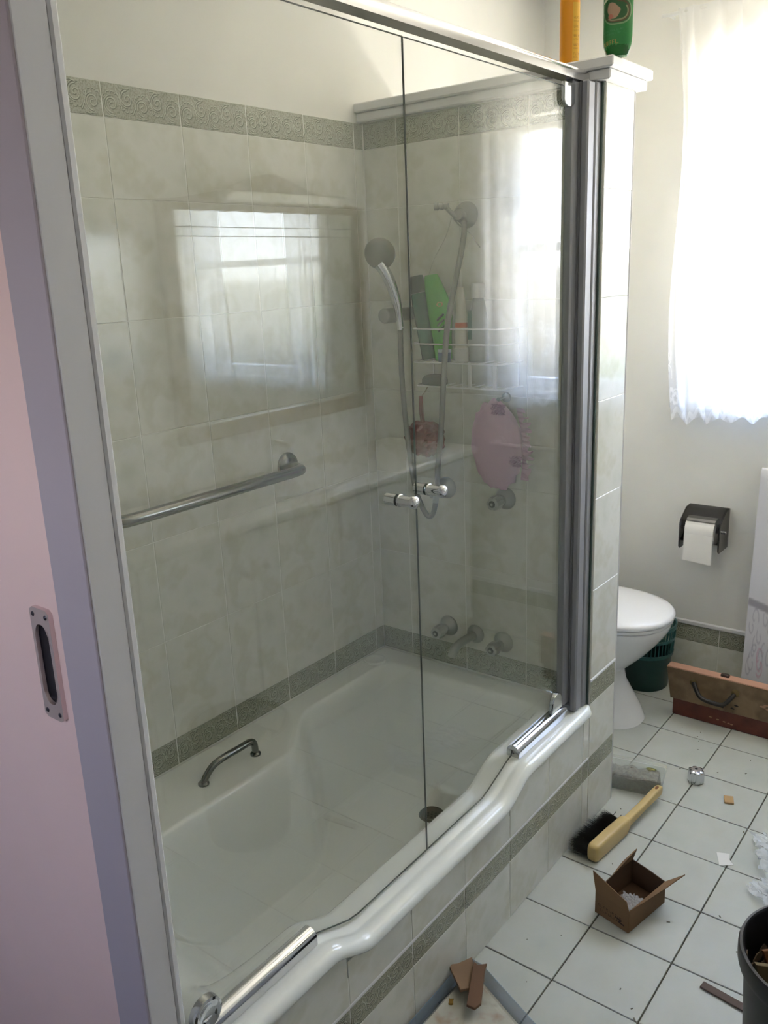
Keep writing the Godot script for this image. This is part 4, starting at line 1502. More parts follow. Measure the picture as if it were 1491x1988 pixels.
	# pumice on the lower shelf
	mb = Mb.new()
	loft(mb, at(-0.806, 1.2502, 0.928), [[0, 0, 0, 0.032, 0.014, 2.8], [0.004, 0, 0, 0.038, 0.017, 2.8], [0.015, 0, 0, 0.039, 0.017, 2.5], [0.024, 0.003, 0, 0.034, 0.014, 2.4], [0.029, 0.006, 0, 0.020, 0.008, 2.2], [0.030, 0.006, 0, 0.008, 0.003, 2]], 32)
	solid("soap_bar", mb, mat(Color(0.11, 0.10, 0.085), 0.7), "dark grey rounded soap bar on the lower tier of the caddy", "soap", "", 60.0)
	# red puff on a ribbon
	o = thing("bath_puff", "dark red net bath puff hanging on a strap under the caddy", "bath puff", Vector3(-0.863, 1.095, 0.90))
	mb = Mb.new()
	var nz := FastNoiseLite.new()
	nz.frequency = 16.0
	nz.seed = 3
	var rows := []
	for i in 31:
		var th := PI * i / 30
		var row := []
		for k in 60:
			var a := TAU * k / 60
			var d := Vector3(sin(th) * cos(a), cos(th), sin(th) * sin(a))
			var q := 0.052 * (0.93 + 0.17 * nz.get_noise_3dv(d * 0.12) + 0.055 * absf(sin(a * 7.0 + 4.0 * cos(th * 3.0))) * sin(th) + 0.035 * sin(th * 13.0))
			row.append(Vector3(-0.863, 1.095, 0.90) + d * q * Vector3(1.22, 1.0, 0.85))
		rows.append(row)
	sheet(mb, rows, true)
	part("netting", mb, mat(Color(0.40, 0.01, 0.04), 0.9), o, 35.0)
	mb = Mb.new()
	for s in [-0.0035, 0.0035]:
		tube(mb, curve([Vector3(-0.863 + s, 1.135, 0.905), Vector3(-0.867 + s, 1.17, 0.908), Vector3(-0.868 + s * 0.5, 1.214, 0.906)], 5), 0.0034, 8)
	part("strap", mb, mat(Color(0.42, 0.035, 0.06), 0.7), o)
	mb = Mb.new()
	tube(mb, curve([Vector3(-0.868, 1.212, 0.906), Vector3(-0.852, 1.224, 0.914), Vector3(-0.836, 1.240, 0.922), Vector3(-0.832, 1.2475, 0.924)], 5), 0.0012, 6)
	part("string", mb, mat(Color(0.55, 0.50, 0.40), 0.8), o)
	# pink shower cap
	o = thing("bathing_cap", "translucent pink shower cap with a frilled elastic edge on the tiles", "shower cap", Vector3(-0.630, 1.095, 0.885))
	M.cap = mat(Color(0.86, 0.70, 0.81, 0.78), 0.35, 0.0, {"backlight_enabled": true, "backlight": Color(0.5, 0.35, 0.45)})
	M.cap.transparency = BaseMaterial3D.TRANSPARENCY_ALPHA
	mb = Mb.new()
	rows = []
	for i in 25:
		var th := PI * i / 24
		var row := []
		for k in 56:
			var a := TAU * k / 56
			var d := Vector3(sin(th) * cos(a), cos(th), sin(th) * sin(a))
			var wr := 1.0 + 0.03 * sin(d.y * 15.0 + d.x * 9.0) + 0.02 * sin(d.x * 31.0 + d.y * 11.0)
			var p := Vector3(-0.640, 1.092, 0.885) + Vector3(d.x * 0.076, d.y * 0.120 - 0.010 * d.x, d.z * 0.032) * wr
			row.append(p)
		rows.append(row)
	sheet(mb, rows, true)
	part("cap_dome", mb, M.cap, o, 70.0)
	mb = Mb.new()
	rows = []
	for k in 90:                       # frill down the right side
		var t := k / 89.0
		var y := 1.197 - 0.190 * t
		var x := -0.578 + 0.012 * sin(PI * t) + 0.014 * t
		var row := []
		for j in 6:
			var s := j / 5.0
			row.append(Vector3(x + s * (0.024 + 0.007 * sin(k * 0.75)), y + 0.004 * sin(k * 1.1) * s, 0.892 + 0.011 * sin(k * 0.9) * s + 0.004 * s))
		rows.append(row)
	sheet(mb, rows, false, false)
	part("frill", mb, M.cap, o, 60.0)
	mb = Mb.new()
	for q in [Vector3(-0.622, 1.192, 0.905), Vector3(-0.574, 1.058, 0.902)]:
		rows = []
		for i in 9:
			var row := []
			for j in 9:
				var d := Vector2(i - 4, j - 4) / 4.0
				row.append(q + Vector3(d.x * 0.020, d.y * 0.014, 0.008 * (1 - d.length_squared() * 0.5) + 0.004 * sin(i * 2.3 + j * 1.7)))
			rows.append(row)
		sheet(mb, rows, false, false)
	part("gathers", mb, mat(Color(0.66, 0.48, 0.63), 0.5), o, 35.0).set_meta("kind", "stuff")
	mb = Mb.new()
	lathe(mb, aim(Vector3(0, 0, 1), Vector3(-0.632, 1.215, ZN)), [Vector2(0.014, 0), Vector2(0.012, 0.006), Vector2(0.004, 0.010), Vector2(0.004, 0.040), Vector2(0.0055, 0.043), Vector2(0, 0.045)], 20)
	solid("suction_hook", mb, clear(Color(0.8, 0.82, 0.82, 0.4), 0.1), "small clear suction hook above the pink shower cap", "hook")

	# bottles on the nib capping
	up = at(-0.345, 1.9902, 0.858)
	o = thing("green_bottle", "flat green hair product bottle with a round picture on the nib capping", "bottle", up.origin)
	var gx := Transform3D(Basis(Vector3.UP, 0.52), Vector3(-0.352, 1.9902, 0.842))
	mb = Mb.new()
	loft(mb, gx, [[0, 0, 0, 0.022, 0.013, 3], [0.003, 0, 0, 0.024, 0.015, 3], [0.022, 0, 0, 0.030, 0.017, 3], [0.11, 0, 0, 0.032, 0.018, 3], [0.16, 0, 0, 0.030, 0.017, 3], [0.19, 0, 0, 0.020, 0.014, 2.5], [0.196, 0, 0, 0.014, 0.012, 2.2]], 40)
	bb = part("bottle_body", mb, mat(Color(0.015, 0.30, 0.075), 0.25), o, 50.0)
	mb = Mb.new()
	loft(mb, gx, [[0.196, 0, 0, 0.016, 0.014, 2.2], [0.225, 0, 0, 0.015, 0.013, 2.2]], 28)
	part("cap", mb, mat(Color(0.02, 0.16, 0.06), 0.35), o)
	var im := Image.create(150, 330, false, Image.FORMAT_RGB8)
	im.fill(Color(0.06, 0.42, 0.17))
	for k in 40:                      # dark round swirl with a pale oval in it
		stamp(im, Vector2(66, 150), 58 - k * 0.3, Color(0.10, 0.30, 0.13, 0.2))
	stroke(im, spiral(Vector2(66, 152), 62, 58, -1.5, 0.72, 40), 4, Color(0.45, 0.55, 0.40))
	stroke(im, spiral(Vector2(66, 152), 50, 46, -1.3, 0.6, 40), 5, Color(0.28, 0.22, 0.10))
	stroke(im, spiral(Vector2(66, 152), 40, 42, -0.6, 0.45, 30), 4, Color(0.50, 0.48, 0.36))
	for k in 30:
		stamp(im, Vector2(56 + k * 0.2, 128 + k * 1.5), 24 - absf(k - 12) * 0.5, Color(0.58, 0.47, 0.38, 0.9))
	stamp(im, Vector2(52, 176), 12, Color(0.62, 0.36, 0.28))
	stroke(im, [Vector2(6, 108), Vector2(34, 92)], 7, Color(0.70, 0.72, 0.60))
	glyphs(im, Rect2(8, 66, 110, 24), 8, -0.26, Color(0.66, 0.42, 0.28), 3)
	glyphs(im, Rect2(14, 8, 90, 16), 6, -0.2, Color(0.55, 0.62, 0.5), 5)
	glyphs(im, Rect2(8, 246, 90, 9), 12, -0.2, Color(0.30, 0.50, 0.36), 7)
	glyphs(im, Rect2(8, 262, 78, 9), 10, -0.2, Color(0.30, 0.50, 0.36), 8)
	glyphs(im, Rect2(8, 296, 76, 18), 7, -0.2, Color(0.68, 0.50, 0.26), 9)
	var lm := mat(Color(1, 1, 1), 0.3)
	lm.albedo_texture = ImageTexture.create_from_image(im)
	mb = Mb.new()
	rows = []
	for i in 12:
		var row := []
		for j in 13:
			var a := lerpf(PI * 0.92, PI * 0.12, j / 12.0)
			var y := lerpf(0.152, 0.012, i / 11.0)
			var w := 0.0322 if y > 0.03 else lerpf(0.0265, 0.0322, (y - 0.008) / 0.022)
			row.append(gx * Vector3(w * signf(cos(a)) * pow(absf(cos(a)), 0.667), y, (w * 0.566) * pow(sin(a), 0.667)))
		rows.append(row)
	sheet(mb, rows, false, false)
	part("printed_label", mb, lm, bb, 60.0)
	gx = Transform3D(Basis(Vector3.UP, 0.45), Vector3(-0.470, 1.9902, 0.838))
	o = thing("orange_bottle", "tall yellow-orange bottle standing on the nib capping behind the rail", "bottle", gx.origin)
	mb = Mb.new()
	loft(mb, gx, [[0, 0, 0, 0.0215, 0.017, 2.2], [0.003, 0, 0, 0.0225, 0.018, 2.2], [0.13, 0, 0, 0.0225, 0.018, 2.2], [0.16, 0, 0, 0.020, 0.016, 2.2], [0.17, 0, 0, 0.012, 0.012, 2.0]], 36)
	bb = part("bottle_body", mb, mat(Color(0.86, 0.56, 0.06), 0.3), o, 50.0)
	mb = Mb.new()
	loft(mb, gx, [[0.17, 0, 0, 0.014, 0.013, 2.0], [0.20, 0, 0, 0.013, 0.012, 2.0]], 28)
	part("cap", mb, mat(Color(0.75, 0.68, 0.2), 0.35), o)
	im = Image.create(60, 300, false, Image.FORMAT_RGB8)
	im.fill(Color(0.86, 0.66, 0.20))
	for k in 5:
		glyphs(im, Rect2(8, 70 + k * 46, 40, 12), 4, 0.0, Color(0.62, 0.42, 0.14), 20 + k)
		glyphs(im, Rect2(8, 90 + k * 46, 34, 8), 5, 0.0, Color(0.66, 0.46, 0.16), 40 + k)
	lm = mat(Color(1, 1, 1), 0.35)
	lm.albedo_texture = ImageTexture.create_from_image(im)
	mb = Mb.new()
	rows = []
	for i in 2:
		var row := []
		for j in 9:
			var a := lerpf(PI * 0.42, PI * 0.05, j / 8.0)
			row.append(gx * Vector3(0.0228 * pow(cos(a), 0.909), lerpf(0.128, 0.006, i), 0.0183 * pow(sin(a), 0.909)))
		rows.append(row)
	sheet(mb, rows, false, false)
	part("printed_label", mb, lm, bb, 60.0)


# ---------------------------------------------------------------- clutter on the floor
func floor_clutter() -> void:
	var mb := Mb.new()
	# plastic container with dusty contents
	var bx := Transform3D(Basis(Vector3.UP, 0.205), Vector3(-0.352, 0, 0.575))
	var o := thing("plastic_container", "clear plastic container with a lid and dusty contents at the nib corner", "container", bx.origin)
	M.tub_plastic = clear(Color(0.80, 0.82, 0.78, 0.30), 0.30)
	mb = Mb.new()
	var ring := func(y: float, w: float, d: float, r: float) -> Array:
		var row := []
		for p in rounded(w, d, r, 4):
			row.append(bx * Vector3(p.x, y, p.y))
		return row
	sheet(mb, [ring.call(0.0008, 0.01, 0.005, 0.002), ring.call(0.0008, 0.176, 0.084, 0.012), ring.call(0.004, 0.180, 0.088, 0.013), ring.call(0.050, 0.190, 0.098, 0.014), ring.call(0.050, 0.187, 0.095, 0.013), ring.call(0.005, 0.177, 0.085, 0.012), ring.call(0.0025, 0.01, 0.005, 0.002)], true)
	part("tub", mb, M.tub_plastic, o)
	mb = Mb.new()
	sheet(mb, [ring.call(0.050, 0.196, 0.104, 0.015), ring.call(0.059, 0.198, 0.106, 0.015), ring.call(0.0605, 0.194, 0.102, 0.014), ring.call(0.0585, 0.182, 0.090, 0.012), ring.call(0.0575, 0.178, 0.086, 0.012), ring.call(0.0575, 0.01, 0.005, 0.002)], true, false)
	part("lid", mb, M.tub_plastic, o)
	mb = Mb.new()
	var rows := []
	var nz := FastNoiseLite.new()
	nz.frequency = 22.0
	nz.seed = 12
	for i in 22:
		var row := []
		for j in 36:
			var x := lerpf(-0.083, 0.083, j / 35.0)
			var z := lerpf(-0.038, 0.038, i / 21.0)
			var edge := minf(minf(i, 21 - i), minf(j, 35 - j))
			row.append(bx * Vector3(x, (0.004 if edge == 0 else 0.040 + 0.012 * nz.get_noise_2d(x, z)), z))
		rows.append(row)
	sheet(mb, rows, false, false)
	M.dust = tri_planar(mat(Color(1, 1, 1), 0.95), noise(0.05, [Color(0.16, 0.14, 0.11), Color(0.28, 0.24, 0.19), Color(0.46, 0.43, 0.39), Color(0.20, 0.17, 0.13)], 256, 71, 4), 6.0)
	part("dusty_contents", mb, M.dust, o, 30.0).set_meta("kind", "stuff")
	var im := Image.create(128, 64, false, Image.FORMAT_RGB8)
	im.fill(Color(0.05, 0.05, 0.03))
	stroke(im, ellipse(64, 32, 58, 27), 2.2, Color(0.62, 0.62, 0.18))
	glyphs(im, Rect2(24, 20, 84, 22), 6, 0.0, Color(0.78, 0.76, 0.34), 14)
	var lm := mat(Color(1, 1, 1), 0.4)
	lm.albedo_texture = ImageTexture.create_from_image(im)
	mb = Mb.new()
	var oval := PackedVector2Array()
	for p in ellipse(0, 0, 0.0155, 0.0085).slice(1):
		oval.append(p)
	prism(mb, bx * Transform3D(Basis(Vector3(1, 0, 0), Vector3(0, 0, -1), Vector3(0, 1, 0)), Vector3(0.056, 0.0581, -0.012)), oval, 0.0008)
	part("oval_sticker", mb, lm, o)

	# chrome tap handle
	o = thing("loose_tap_handle", "loose chrome tap handle standing on the floor tiles", "tap handle", Vector3(-0.196, 0, 0.452))
	mb = Mb.new()
	fluted(mb, at(-0.196, 0.0, 0.452), 0.0, 0.043, 0.0255, 0.3)
	part("handle", mb, M.chrome, o, 50.0)
	mb = Mb.new()
	lathe(mb, at(-0.196, 0.0, 0.452), [Vector2(0, 0.0445), Vector2(0.013, 0.0445), Vector2(0.015, 0.043), Vector2(0.015, 0.042)], 24)
	var tp := part("top_disc", mb, mat(Color(0.55, 0.52, 0.50), 0.35, 0.4), o)
	mb = Mb.new()
	lathe(mb, at(-0.196, 0.0, 0.452), [Vector2(0, 0.0452), Vector2(0.0045, 0.0452), Vector2(0.0045, 0.044)], 16)
	part("screw_hole", mb, M.black, tp)

	# banister brush lying on its side
	o = thing("hand_brush", "black bristled hand brush with a cream wooden handle against the bath front", "brush", Vector3(-0.29, 0, 0.86))
	M.brush_wood = tri_planar(mat(Color(1, 1, 1), 0.4), noise(0.008, [Color(0.72, 0.62, 0.40), Color(0.76, 0.67, 0.45)], 128, 81), 4.0)
	var axis := Vector3(0.045, 0, -0.38).normalized()
	var side := Vector3(axis.z, 0, -axis.x) * -1.0
	if side.x > 0:
		side = -side
	var a0 := Vector3(-0.297, 0.026, 0.982)
	mb = Mb.new()
	rows = []
	for s in [[0.0, 0.016, 0.009, 0.0], [0.003, 0.022, 0.014, 0.0], [0.012, 0.0255, 0.0165, 0.0], [0.10, 0.0255, 0.0170, 0.0], [0.165, 0.0245, 0.0165, 0.0], [0.178, 0.020, 0.0140, 0.001], [0.190, 0.0135, 0.0115, 0.002], [0.27, 0.0120, 0.0110, 0.006], [0.34, 0.0140, 0.0110, 0.010], [0.37, 0.0140, 0.0105, 0.011], [0.381, 0.0105, 0.008, 0.011]]:
		var row := []
		var c := a0 + axis * (s[0] as float) + Vector3(0, s[3], 0)
		for k in 28:
			var a := TAU * k / 28
			row.append(c + Vector3(0, signf(sin(a)) * pow(absf(sin(a)), 0.42) * s[1], 0) + side * (signf(cos(a)) * pow(absf(cos(a)), 0.42) * s[2]))
		rows.append(row)
	var first := []
	var lastr := []
	for k in 28:
		first.append(a0)
		lastr.append(a0 + axis * 0.383 + Vector3(0, 0.011, 0))
	rows.push_front(first)
	rows.append(lastr)
	sheet(mb, rows, true)
	part("wooden_handle", mb, M.brush_wood, o, 60.0)
	mb = Mb.new()
	lathe(mb, Transform3D(Basis(axis, Vector3.UP, axis.cross(Vector3.UP)), a0 + axis * 0.360 + Vector3(0, 0.0255, 0)).scaled_local(Vector3(2.0, 1, 1)), [Vector2(0, 0.0), Vector2(0.0042, 0.0), Vector2(0.0042, -0.002)], 20)
	part("hanging_hole", mb, mat(Color(0.42, 0.25, 0.10), 0.7), o)
	mb = Mb.new()
	var r2 := RandomNumberGenerator.new()
	r2.seed = 5
	for k in 2200:                       # bristles, splayed to the side
		var t := r2.randf()
		var root := a0 + axis * (0.006 + 0.160 * t) + Vector3(0, r2.randf_range(-0.016, 0.016), 0) + side * 0.012
		var fan := (t - 0.5) * 0.030 + 0.006
		var ln := r2.randf_range(0.060, 0.076) * (1.0 - 0.10 * absf(t - 0.4))
		var tip := root + side * ln + axis * (fan + r2.randfn(0, 0.004)) + Vector3(0, r2.randfn(0.0, 0.004) - 0.004, 0)
		tip.y = maxf(tip.y, 0.001)
		tip.x = maxf(tip.x, XA + 0.003)
		var w := Vector3(0, 0.0006, 0)
		var w2 := axis * 0.0006
		mb.tri(root - w - w2, root + w, tip)
		mb.tri(root + w, root - w + w2, tip)
		mb.tri(root - w + w2, root - w - w2, tip)
	part("bristles", mb, M.black, o, 5.0).set_meta("kind", "stuff")
	mb = Mb.new()
	tube(mb, curve([Vector3(-0.322, 0.0015, 0.80), Vector3(-0.331, 0.0015, 0.775), Vector3(-0.333, 0.0015, 0.735)], 5), 0.0011, 5)
	tube(mb, curve([Vector3(-0.305, 0.0015, 0.795), Vector3(-0.312, 0.0015, 0.765), Vector3(-0.314, 0.0015, 0.742)], 5), 0.0013, 5)
	part("stray_bristles", mb, M.black, o).set_meta("kind", "stuff")

	# small open cardboard box
	o = thing("cardboard_box", "small open brown cardboard box with raised flaps on the floor tiles", "box", Vector3(-0.148, 0, 1.09))
	M.card = tri_planar(mat(Color(1, 1, 1), 0.85), noise(0.02, [Color(0.40, 0.305, 0.205), Color(0.44, 0.335, 0.225)], 128, 91), 4.0)
	var card_in := mat(Color(0.30, 0.215, 0.14), 0.9)
	var pl := Vector3(-0.2105, 0.0012, 1.147)
	var pf := Vector3(-0.1165, 0.0012, 1.170)
	var pr := Vector3(-0.0845, 0.0012, 1.019)
	var pb := pl + pr - pf
	var hh := 0.060
	var wall := func(a: Vector3, b: Vector3, poly: PackedVector2Array) -> Mb:    # polygon in (along, up)
		var m := Mb.new()
		var d := (b - a).normalized()
		prism(m, Transform3D(Basis(d, Vector3.UP, d.cross(Vector3.UP)), a), poly, 0.0024)
		return m
	var l1 := (pf - pl).length()
	var l2 := (pr - pf).length()
	im = Image.create(192, 140, false, Image.FORMAT_RGB8)
	im.fill(Color(0.42, 0.32, 0.215))
	for k in 2:
		glyphs(im, Rect2(16 + 14 * k, 66 + 26 * k, 150 - 20 * k, 15), 9 - k, 0.02, Color(0.20, 0.13, 0.08), 51 + k)
	stroke(im, [Vector2(120, 84), Vector2(150, 90), Vector2(138, 104), Vector2(170, 108)], 5, Color(0.18, 0.11, 0.07))
	var printed := mat(Color(1, 1, 1), 0.85)
	printed.albedo_texture = ImageTexture.create_from_image(im)
	part("side_wall", wall.call(pl, pf, PackedVector2Array([Vector2(0, 0), Vector2(l1, 0), Vector2(l1, hh), Vector2(0, hh)])), printed, o)
	part("side_wall", wall.call(pf, pr, PackedVector2Array([Vector2(0, 0), Vector2(l2, 0), Vector2(l2, hh), Vector2(0, hh)])), M.card, o)
	part("side_wall", wall.call(pl, pb, PackedVector2Array([Vector2(0, 0), Vector2(l2, 0), Vector2(l2, hh + 0.012), Vector2(l2 * 0.5, hh + 0.010), Vector2(0, hh)])), card_in, o)
	part("side_wall", wall.call(pb, pr, PackedVector2Array([Vector2(0, 0), Vector2(l1, 0), Vector2(l1, hh), Vector2(l1 * 0.55, hh + 0.006), Vector2(0, hh + 0.010)])), card_in, o)
	mb = Mb.new()
	mb.quad(pl + Vector3(0, 0.003, 0), pf + Vector3(0, 0.003, 0), pr + Vector3(0, 0.003, 0), pb + Vector3(0, 0.003, 0))
	mb.quad(pb, pr, pf, pl)
	part("bottom", mb, card_in, o)
	var up := Vector3(0, hh, 0)
	mb = Mb.new()       # flap standing on the printed side
	plate(mb, [pl + up, pf + up, pf + up + Vector3(-0.008, 0.022, -0.004), pl + up + Vector3(-0.014, 0.046, -0.012)], 0.0022)
	part("flap", mb, printed, o)
	mb = Mb.new()       # flap leaning out on the right
	plate(mb, [pf + up, pr + up, pr + up + Vector3(0.038, 0.018, -0.030), pf.lerp(pr, 0.55) + up + Vector3(0.012, 0.004, 0.006)], 0.0022)
	part("flap", mb, M.card, o)
	mb = Mb.new()       # flap at the back corner
	plate(mb, [pl.lerp(pb, 0.45) + up + Vector3(0, 0.010, 0), pb + up + Vector3(0, 0.011, 0), pb + up + Vector3(0.010, 0.046, 0.0), pl.lerp(pb, 0.72) + up + Vector3(0, 0.026, 0)], 0.0022)
	part("flap", mb, M.card, o)
	mb = Mb.new()
	crumple(mb, Transform3D(Basis(), (pl + pr) / 2 + Vector3(0.006, 0.024, 0.012)), 0.060, 0.070, 0.016, 7)
	M.film = clear(Color(0.90, 0.92, 0.94, 0.42), 0.28)
	solid("plastic_film", mb, M.film, "crumpled clear plastic film inside the small cardboard box", "plastic film", "", 25.0)

	# scraps
	mb = Mb.new()
	box(mb, Transform3D(Basis(Vector3.UP, 0.35), Vector3(-0.083, 0.0032, 0.497)), Vector3(0.026, 0.006, 0.036), 0.001)
	solid("wood_chip", mb, mat(Color(0.66, 0.54, 0.38), 0.8), "small tan wood offcut near the loose tap handle", "wood chip")
	mb = Mb.new()
	prism(mb, Transform3D(Basis(Vector3(1, 0, 0), Vector3(0, 0, -1), Vector3(0, 1, 0)), Vector3(0, 0.0008, 0)), PackedVector2Array([Vector2(-0.039, -0.753), Vector2(-0.008, -0.740), Vector2(-0.003, -0.762), Vector2(0.014, -0.781), Vector2(-0.016, -0.803)]), 0.0012)
	solid("paper_scrap", mb, mat(Color(0.84, 0.84, 0.83), 0.8), "torn white card scrap lying on a floor joint", "paper scrap")
	mb = Mb.new()
	box(mb, Transform3D(Basis(Vector3.UP, -0.13), Vector3(0.128, 0.0025, 1.231)), Vector3(0.105, 0.0045, 0.0205), 0.001)
	solid("brown_strip", mb, mat(Color(0.29, 0.235, 0.205), 0.75), "flat brown strip lying on the tiles beside the black bucket", "strip")
	mb = Mb.new()
	crumple(mb, Transform3D(Basis(Vector3.UP, 0.4), Vector3(0.112, 0.030, 0.690)), 0.135, 0.16, 0.026, 21)
	solid("plastic_bag", mb, M.film, "crumpled clear plastic bag on the floor at the right edge", "plastic bag", "", 25.0)
	mb = Mb.new()
	crumple(mb, Transform3D(Basis(Vector3.UP, -0.5), Vector3(0.145, 0.022, 0.862)), 0.14, 0.085, 0.018, 33)
	solid("plastic_wrap", mb, M.film, "crumpled clear plastic wrapping between the bag and the black bucket", "plastic wrap", "", 25.0)
	mb = Mb.new()
	r2.seed = 99
	for k in 40:
		var p := Vector3(r2.randf_range(-0.36, 0.22), 0.0008, r2.randf_range(0.15, 1.75))
		var sz := r2.randf_range(0.0012, 0.0035)
		box(mb, Transform3D(Basis(Vector3.UP, r2.randf() * TAU), p), Vector3(sz * r2.randf_range(1, 3.2), 0.0014, sz), 0.0003)
	var db := solid("floor_grit", mb, mat(Color(0.40, 0.39, 0.34), 0.9), "dark grit and dust specks scattered over the floor tiles", "grit")
	db.set_meta("kind", "stuff")

	# black bucket of rubble
	var bc := Vector3(0.331, 0, 1.402)
	o = thing("black_bucket", "dirty black rubble bucket at the right edge", "bucket", bc)
	M.bucket = tri_planar(mat(Color(1, 1, 1), 0.45), noise(0.014, [Color(0.050, 0.054, 0.060), Color(0.075, 0.080, 0.085), Color(0.060, 0.062, 0.070), Color(0.16, 0.155, 0.15)], 256, 101, 4), 2.6)
	mb = Mb.new()
	lathe(mb, Transform3D(Basis(), bc), [Vector2(0, 0.001), Vector2(0.112, 0.001), Vector2(0.116, 0.005), Vector2(0.1305, 0.300), Vector2(0.134, 0.302), Vector2(0.140, 0.306), Vector2(0.1425, 0.316), Vector2(0.1425, 0.340), Vector2(0.1405, 0.346), Vector2(0.136, 0.347), Vector2(0.132, 0.342), Vector2(0.128, 0.30), Vector2(0.113, 0.010), Vector2(0, 0.008)], 56)
	part("bucket_body", mb, M.bucket, o)
	mb = Mb.new()
	r2.seed = 17
	for k in 60:
		var a := r2.randf_range(PI * 0.70, PI * 1.50)
		var y := r2.randf_range(0.20, 0.298)
		var q := PackedVector2Array()
		for j in 8:
			q.append(Vector2.from_angle(TAU * j / 8) * r2.randf_range(0.004, 0.014))
		var rr := lerpf(0.113, 0.128, (y - 0.01) / 0.29) - 0.0012
		var d := Vector3(cos(a), 0, sin(a))
		prism(mb, Transform3D(Basis(Vector3(-d.z, 0, d.x), Vector3.UP, -d), bc + d * rr + Vector3(0, y, 0)), q, 0.002)
	part("dried_plaster", mb, mat(Color(0.52, 0.46, 0.39), 0.9), o).set_meta("kind", "stuff")
	mb = Mb.new()
	rows = []
	for i in 12:
		var row := []
		for k in 40:
			var a := TAU * k / 40
			var r := 0.122 * i / 11.0
			row.append(bc + Vector3(cos(a) * r, 0.205 + 0.02 * sin(a * 5 + i) * sin(i * 1.3), sin(a) * r))
		rows.append(row)
	sheet(mb, rows, true, false)
	var rb := solid("rubble", mb, mat(Color(0.26, 0.20, 0.15), 0.95), "dark broken rubble filling the black bucket", "rubble", "", 20.0)
	rb.set_meta("kind", "stuff")
	for s in [
		["board_offcut", "olive brown board offcut standing in the black bucket", Vector3(0.285, 0.262, 1.440), Vector3(0.10, 0.14, 0.012), Vector3(-0.25, 0.65, 0.1), Color(0.36, 0.31, 0.20)],
		["tile_fragment", "brown and cream broken tile edge leaning in the black bucket", Vector3(0.268, 0.286, 1.375), Vector3(0.085, 0.055, 0.010), Vector3(-0.5, 0.75, 0.15), Color(0.42, 0.27, 0.15)],
		["white_scrap", "white crumpled plasterboard scrap at the back of the black bucket", Vector3(0.322, 0.318, 1.300), Vector3(0.11, 0.06, 0.012), Vector3(-0.55, 0.25, -0.2), Color(0.66, 0.66, 0.67)],
		["mauve_scrap", "mauve painted board scrap low in the black bucket", Vector3(0.312, 0.235, 1.490), Vector3(0.09, 0.10, 0.012), Vector3(-0.35, 0.3, 0.3), Color(0.30, 0.25, 0.30)]]:
		mb = Mb.new()
		var q := PackedVector2Array()
		var sz: Vector3 = s[3]
		for p in [[-0.5, -0.5], [0.1, -0.52], [0.5, -0.44], [0.48, 0.30], [0.30, 0.50], [-0.1, 0.42], [-0.5, 0.5]]:
			q.append(Vector2(p[0] * sz.x, p[1] * sz.y))
		prism(mb, Transform3D(Basis.from_euler(s[4]), s[2]), q, sz.z, 0.001)
		solid(s[0], mb, mat(s[5], 0.85), s[1], "rubble piece", "", 20.0)

	# translucent tub of dusty debris at the bottom edge
	o = thing("debris_tub", "translucent plastic tub with dusty broken tile in front of the bath", "tub", Vector3(-0.25, 0, 1.66))
	var corner := [Vector2(-0.364, 1.478), Vector2(-0.095, 1.592), Vector2(-0.188, 1.93), Vector2(-0.368, 1.93)]
	var foot := func(grow: float, y: float) -> Array:
		var c := Vector2(-0.242, 1.72)
		var row := []
		for i in 4:
			var p: Vector2 = corner[i]
			var a: Vector2 = (corner[(i + 3) % 4] - p).normalized()
			var b: Vector2 = (corner[(i + 1) % 4] - p).normalized()
			for k in 6:
				var t := k / 5.0
				var q := (p + a * 0.045).lerp(p + b * 0.045, t).lerp(p, 0.45 * sin(PI * t))
				q = c + (q - c) * (1.0 + grow)
				row.append(Vector3(q.x, y, q.y))
		return row
	mb = Mb.new()
	sheet(mb, [foot.call(-0.98, 0.001), foot.call(-0.05, 0.001), foot.call(-0.035, 0.004), foot.call(0.0, 0.040), foot.call(0.010, 0.041), foot.call(0.012, 0.045), foot.call(-0.004, 0.047), foot.call(-0.014, 0.041), foot.call(-0.050, 0.006), foot.call(-0.98, 0.004)], true, false)
	part("tub_shell", mb, clear(Color(0.55, 0.62, 0.68, 0.45), 0.35), o, 50.0)
	mb = Mb.new()
	rows = []
	var nn := FastNoiseLite.new()
	nn.frequency = 9.0
	nn.seed = 4
	for i in 14:
		var ringp: Array = foot.call(-0.99 + i * 0.07, 0.0)
		var row := []
		for p in ringp:
			var q: Vector3 = p
			q.y = 0.030 + 0.016 * nn.get_noise_2d(q.x, q.z) - (0.012 if i == 13 else 0.0)
			row.append(q)
		rows.append(row)
	sheet(mb, rows, true, false)
	M.dirt = tri_planar(mat(Color(1, 1, 1), 0.95), noise(0.02, [Color(0.55, 0.52, 0.45), Color(0.68, 0.68, 0.63), Color(0.66, 0.65, 0.60), Color(0.55, 0.46, 0.38)], 256, 111, 4), 2.2)
	part("dust_heap", mb, M.dirt, o, 40.0).set_meta("kind", "stuff")
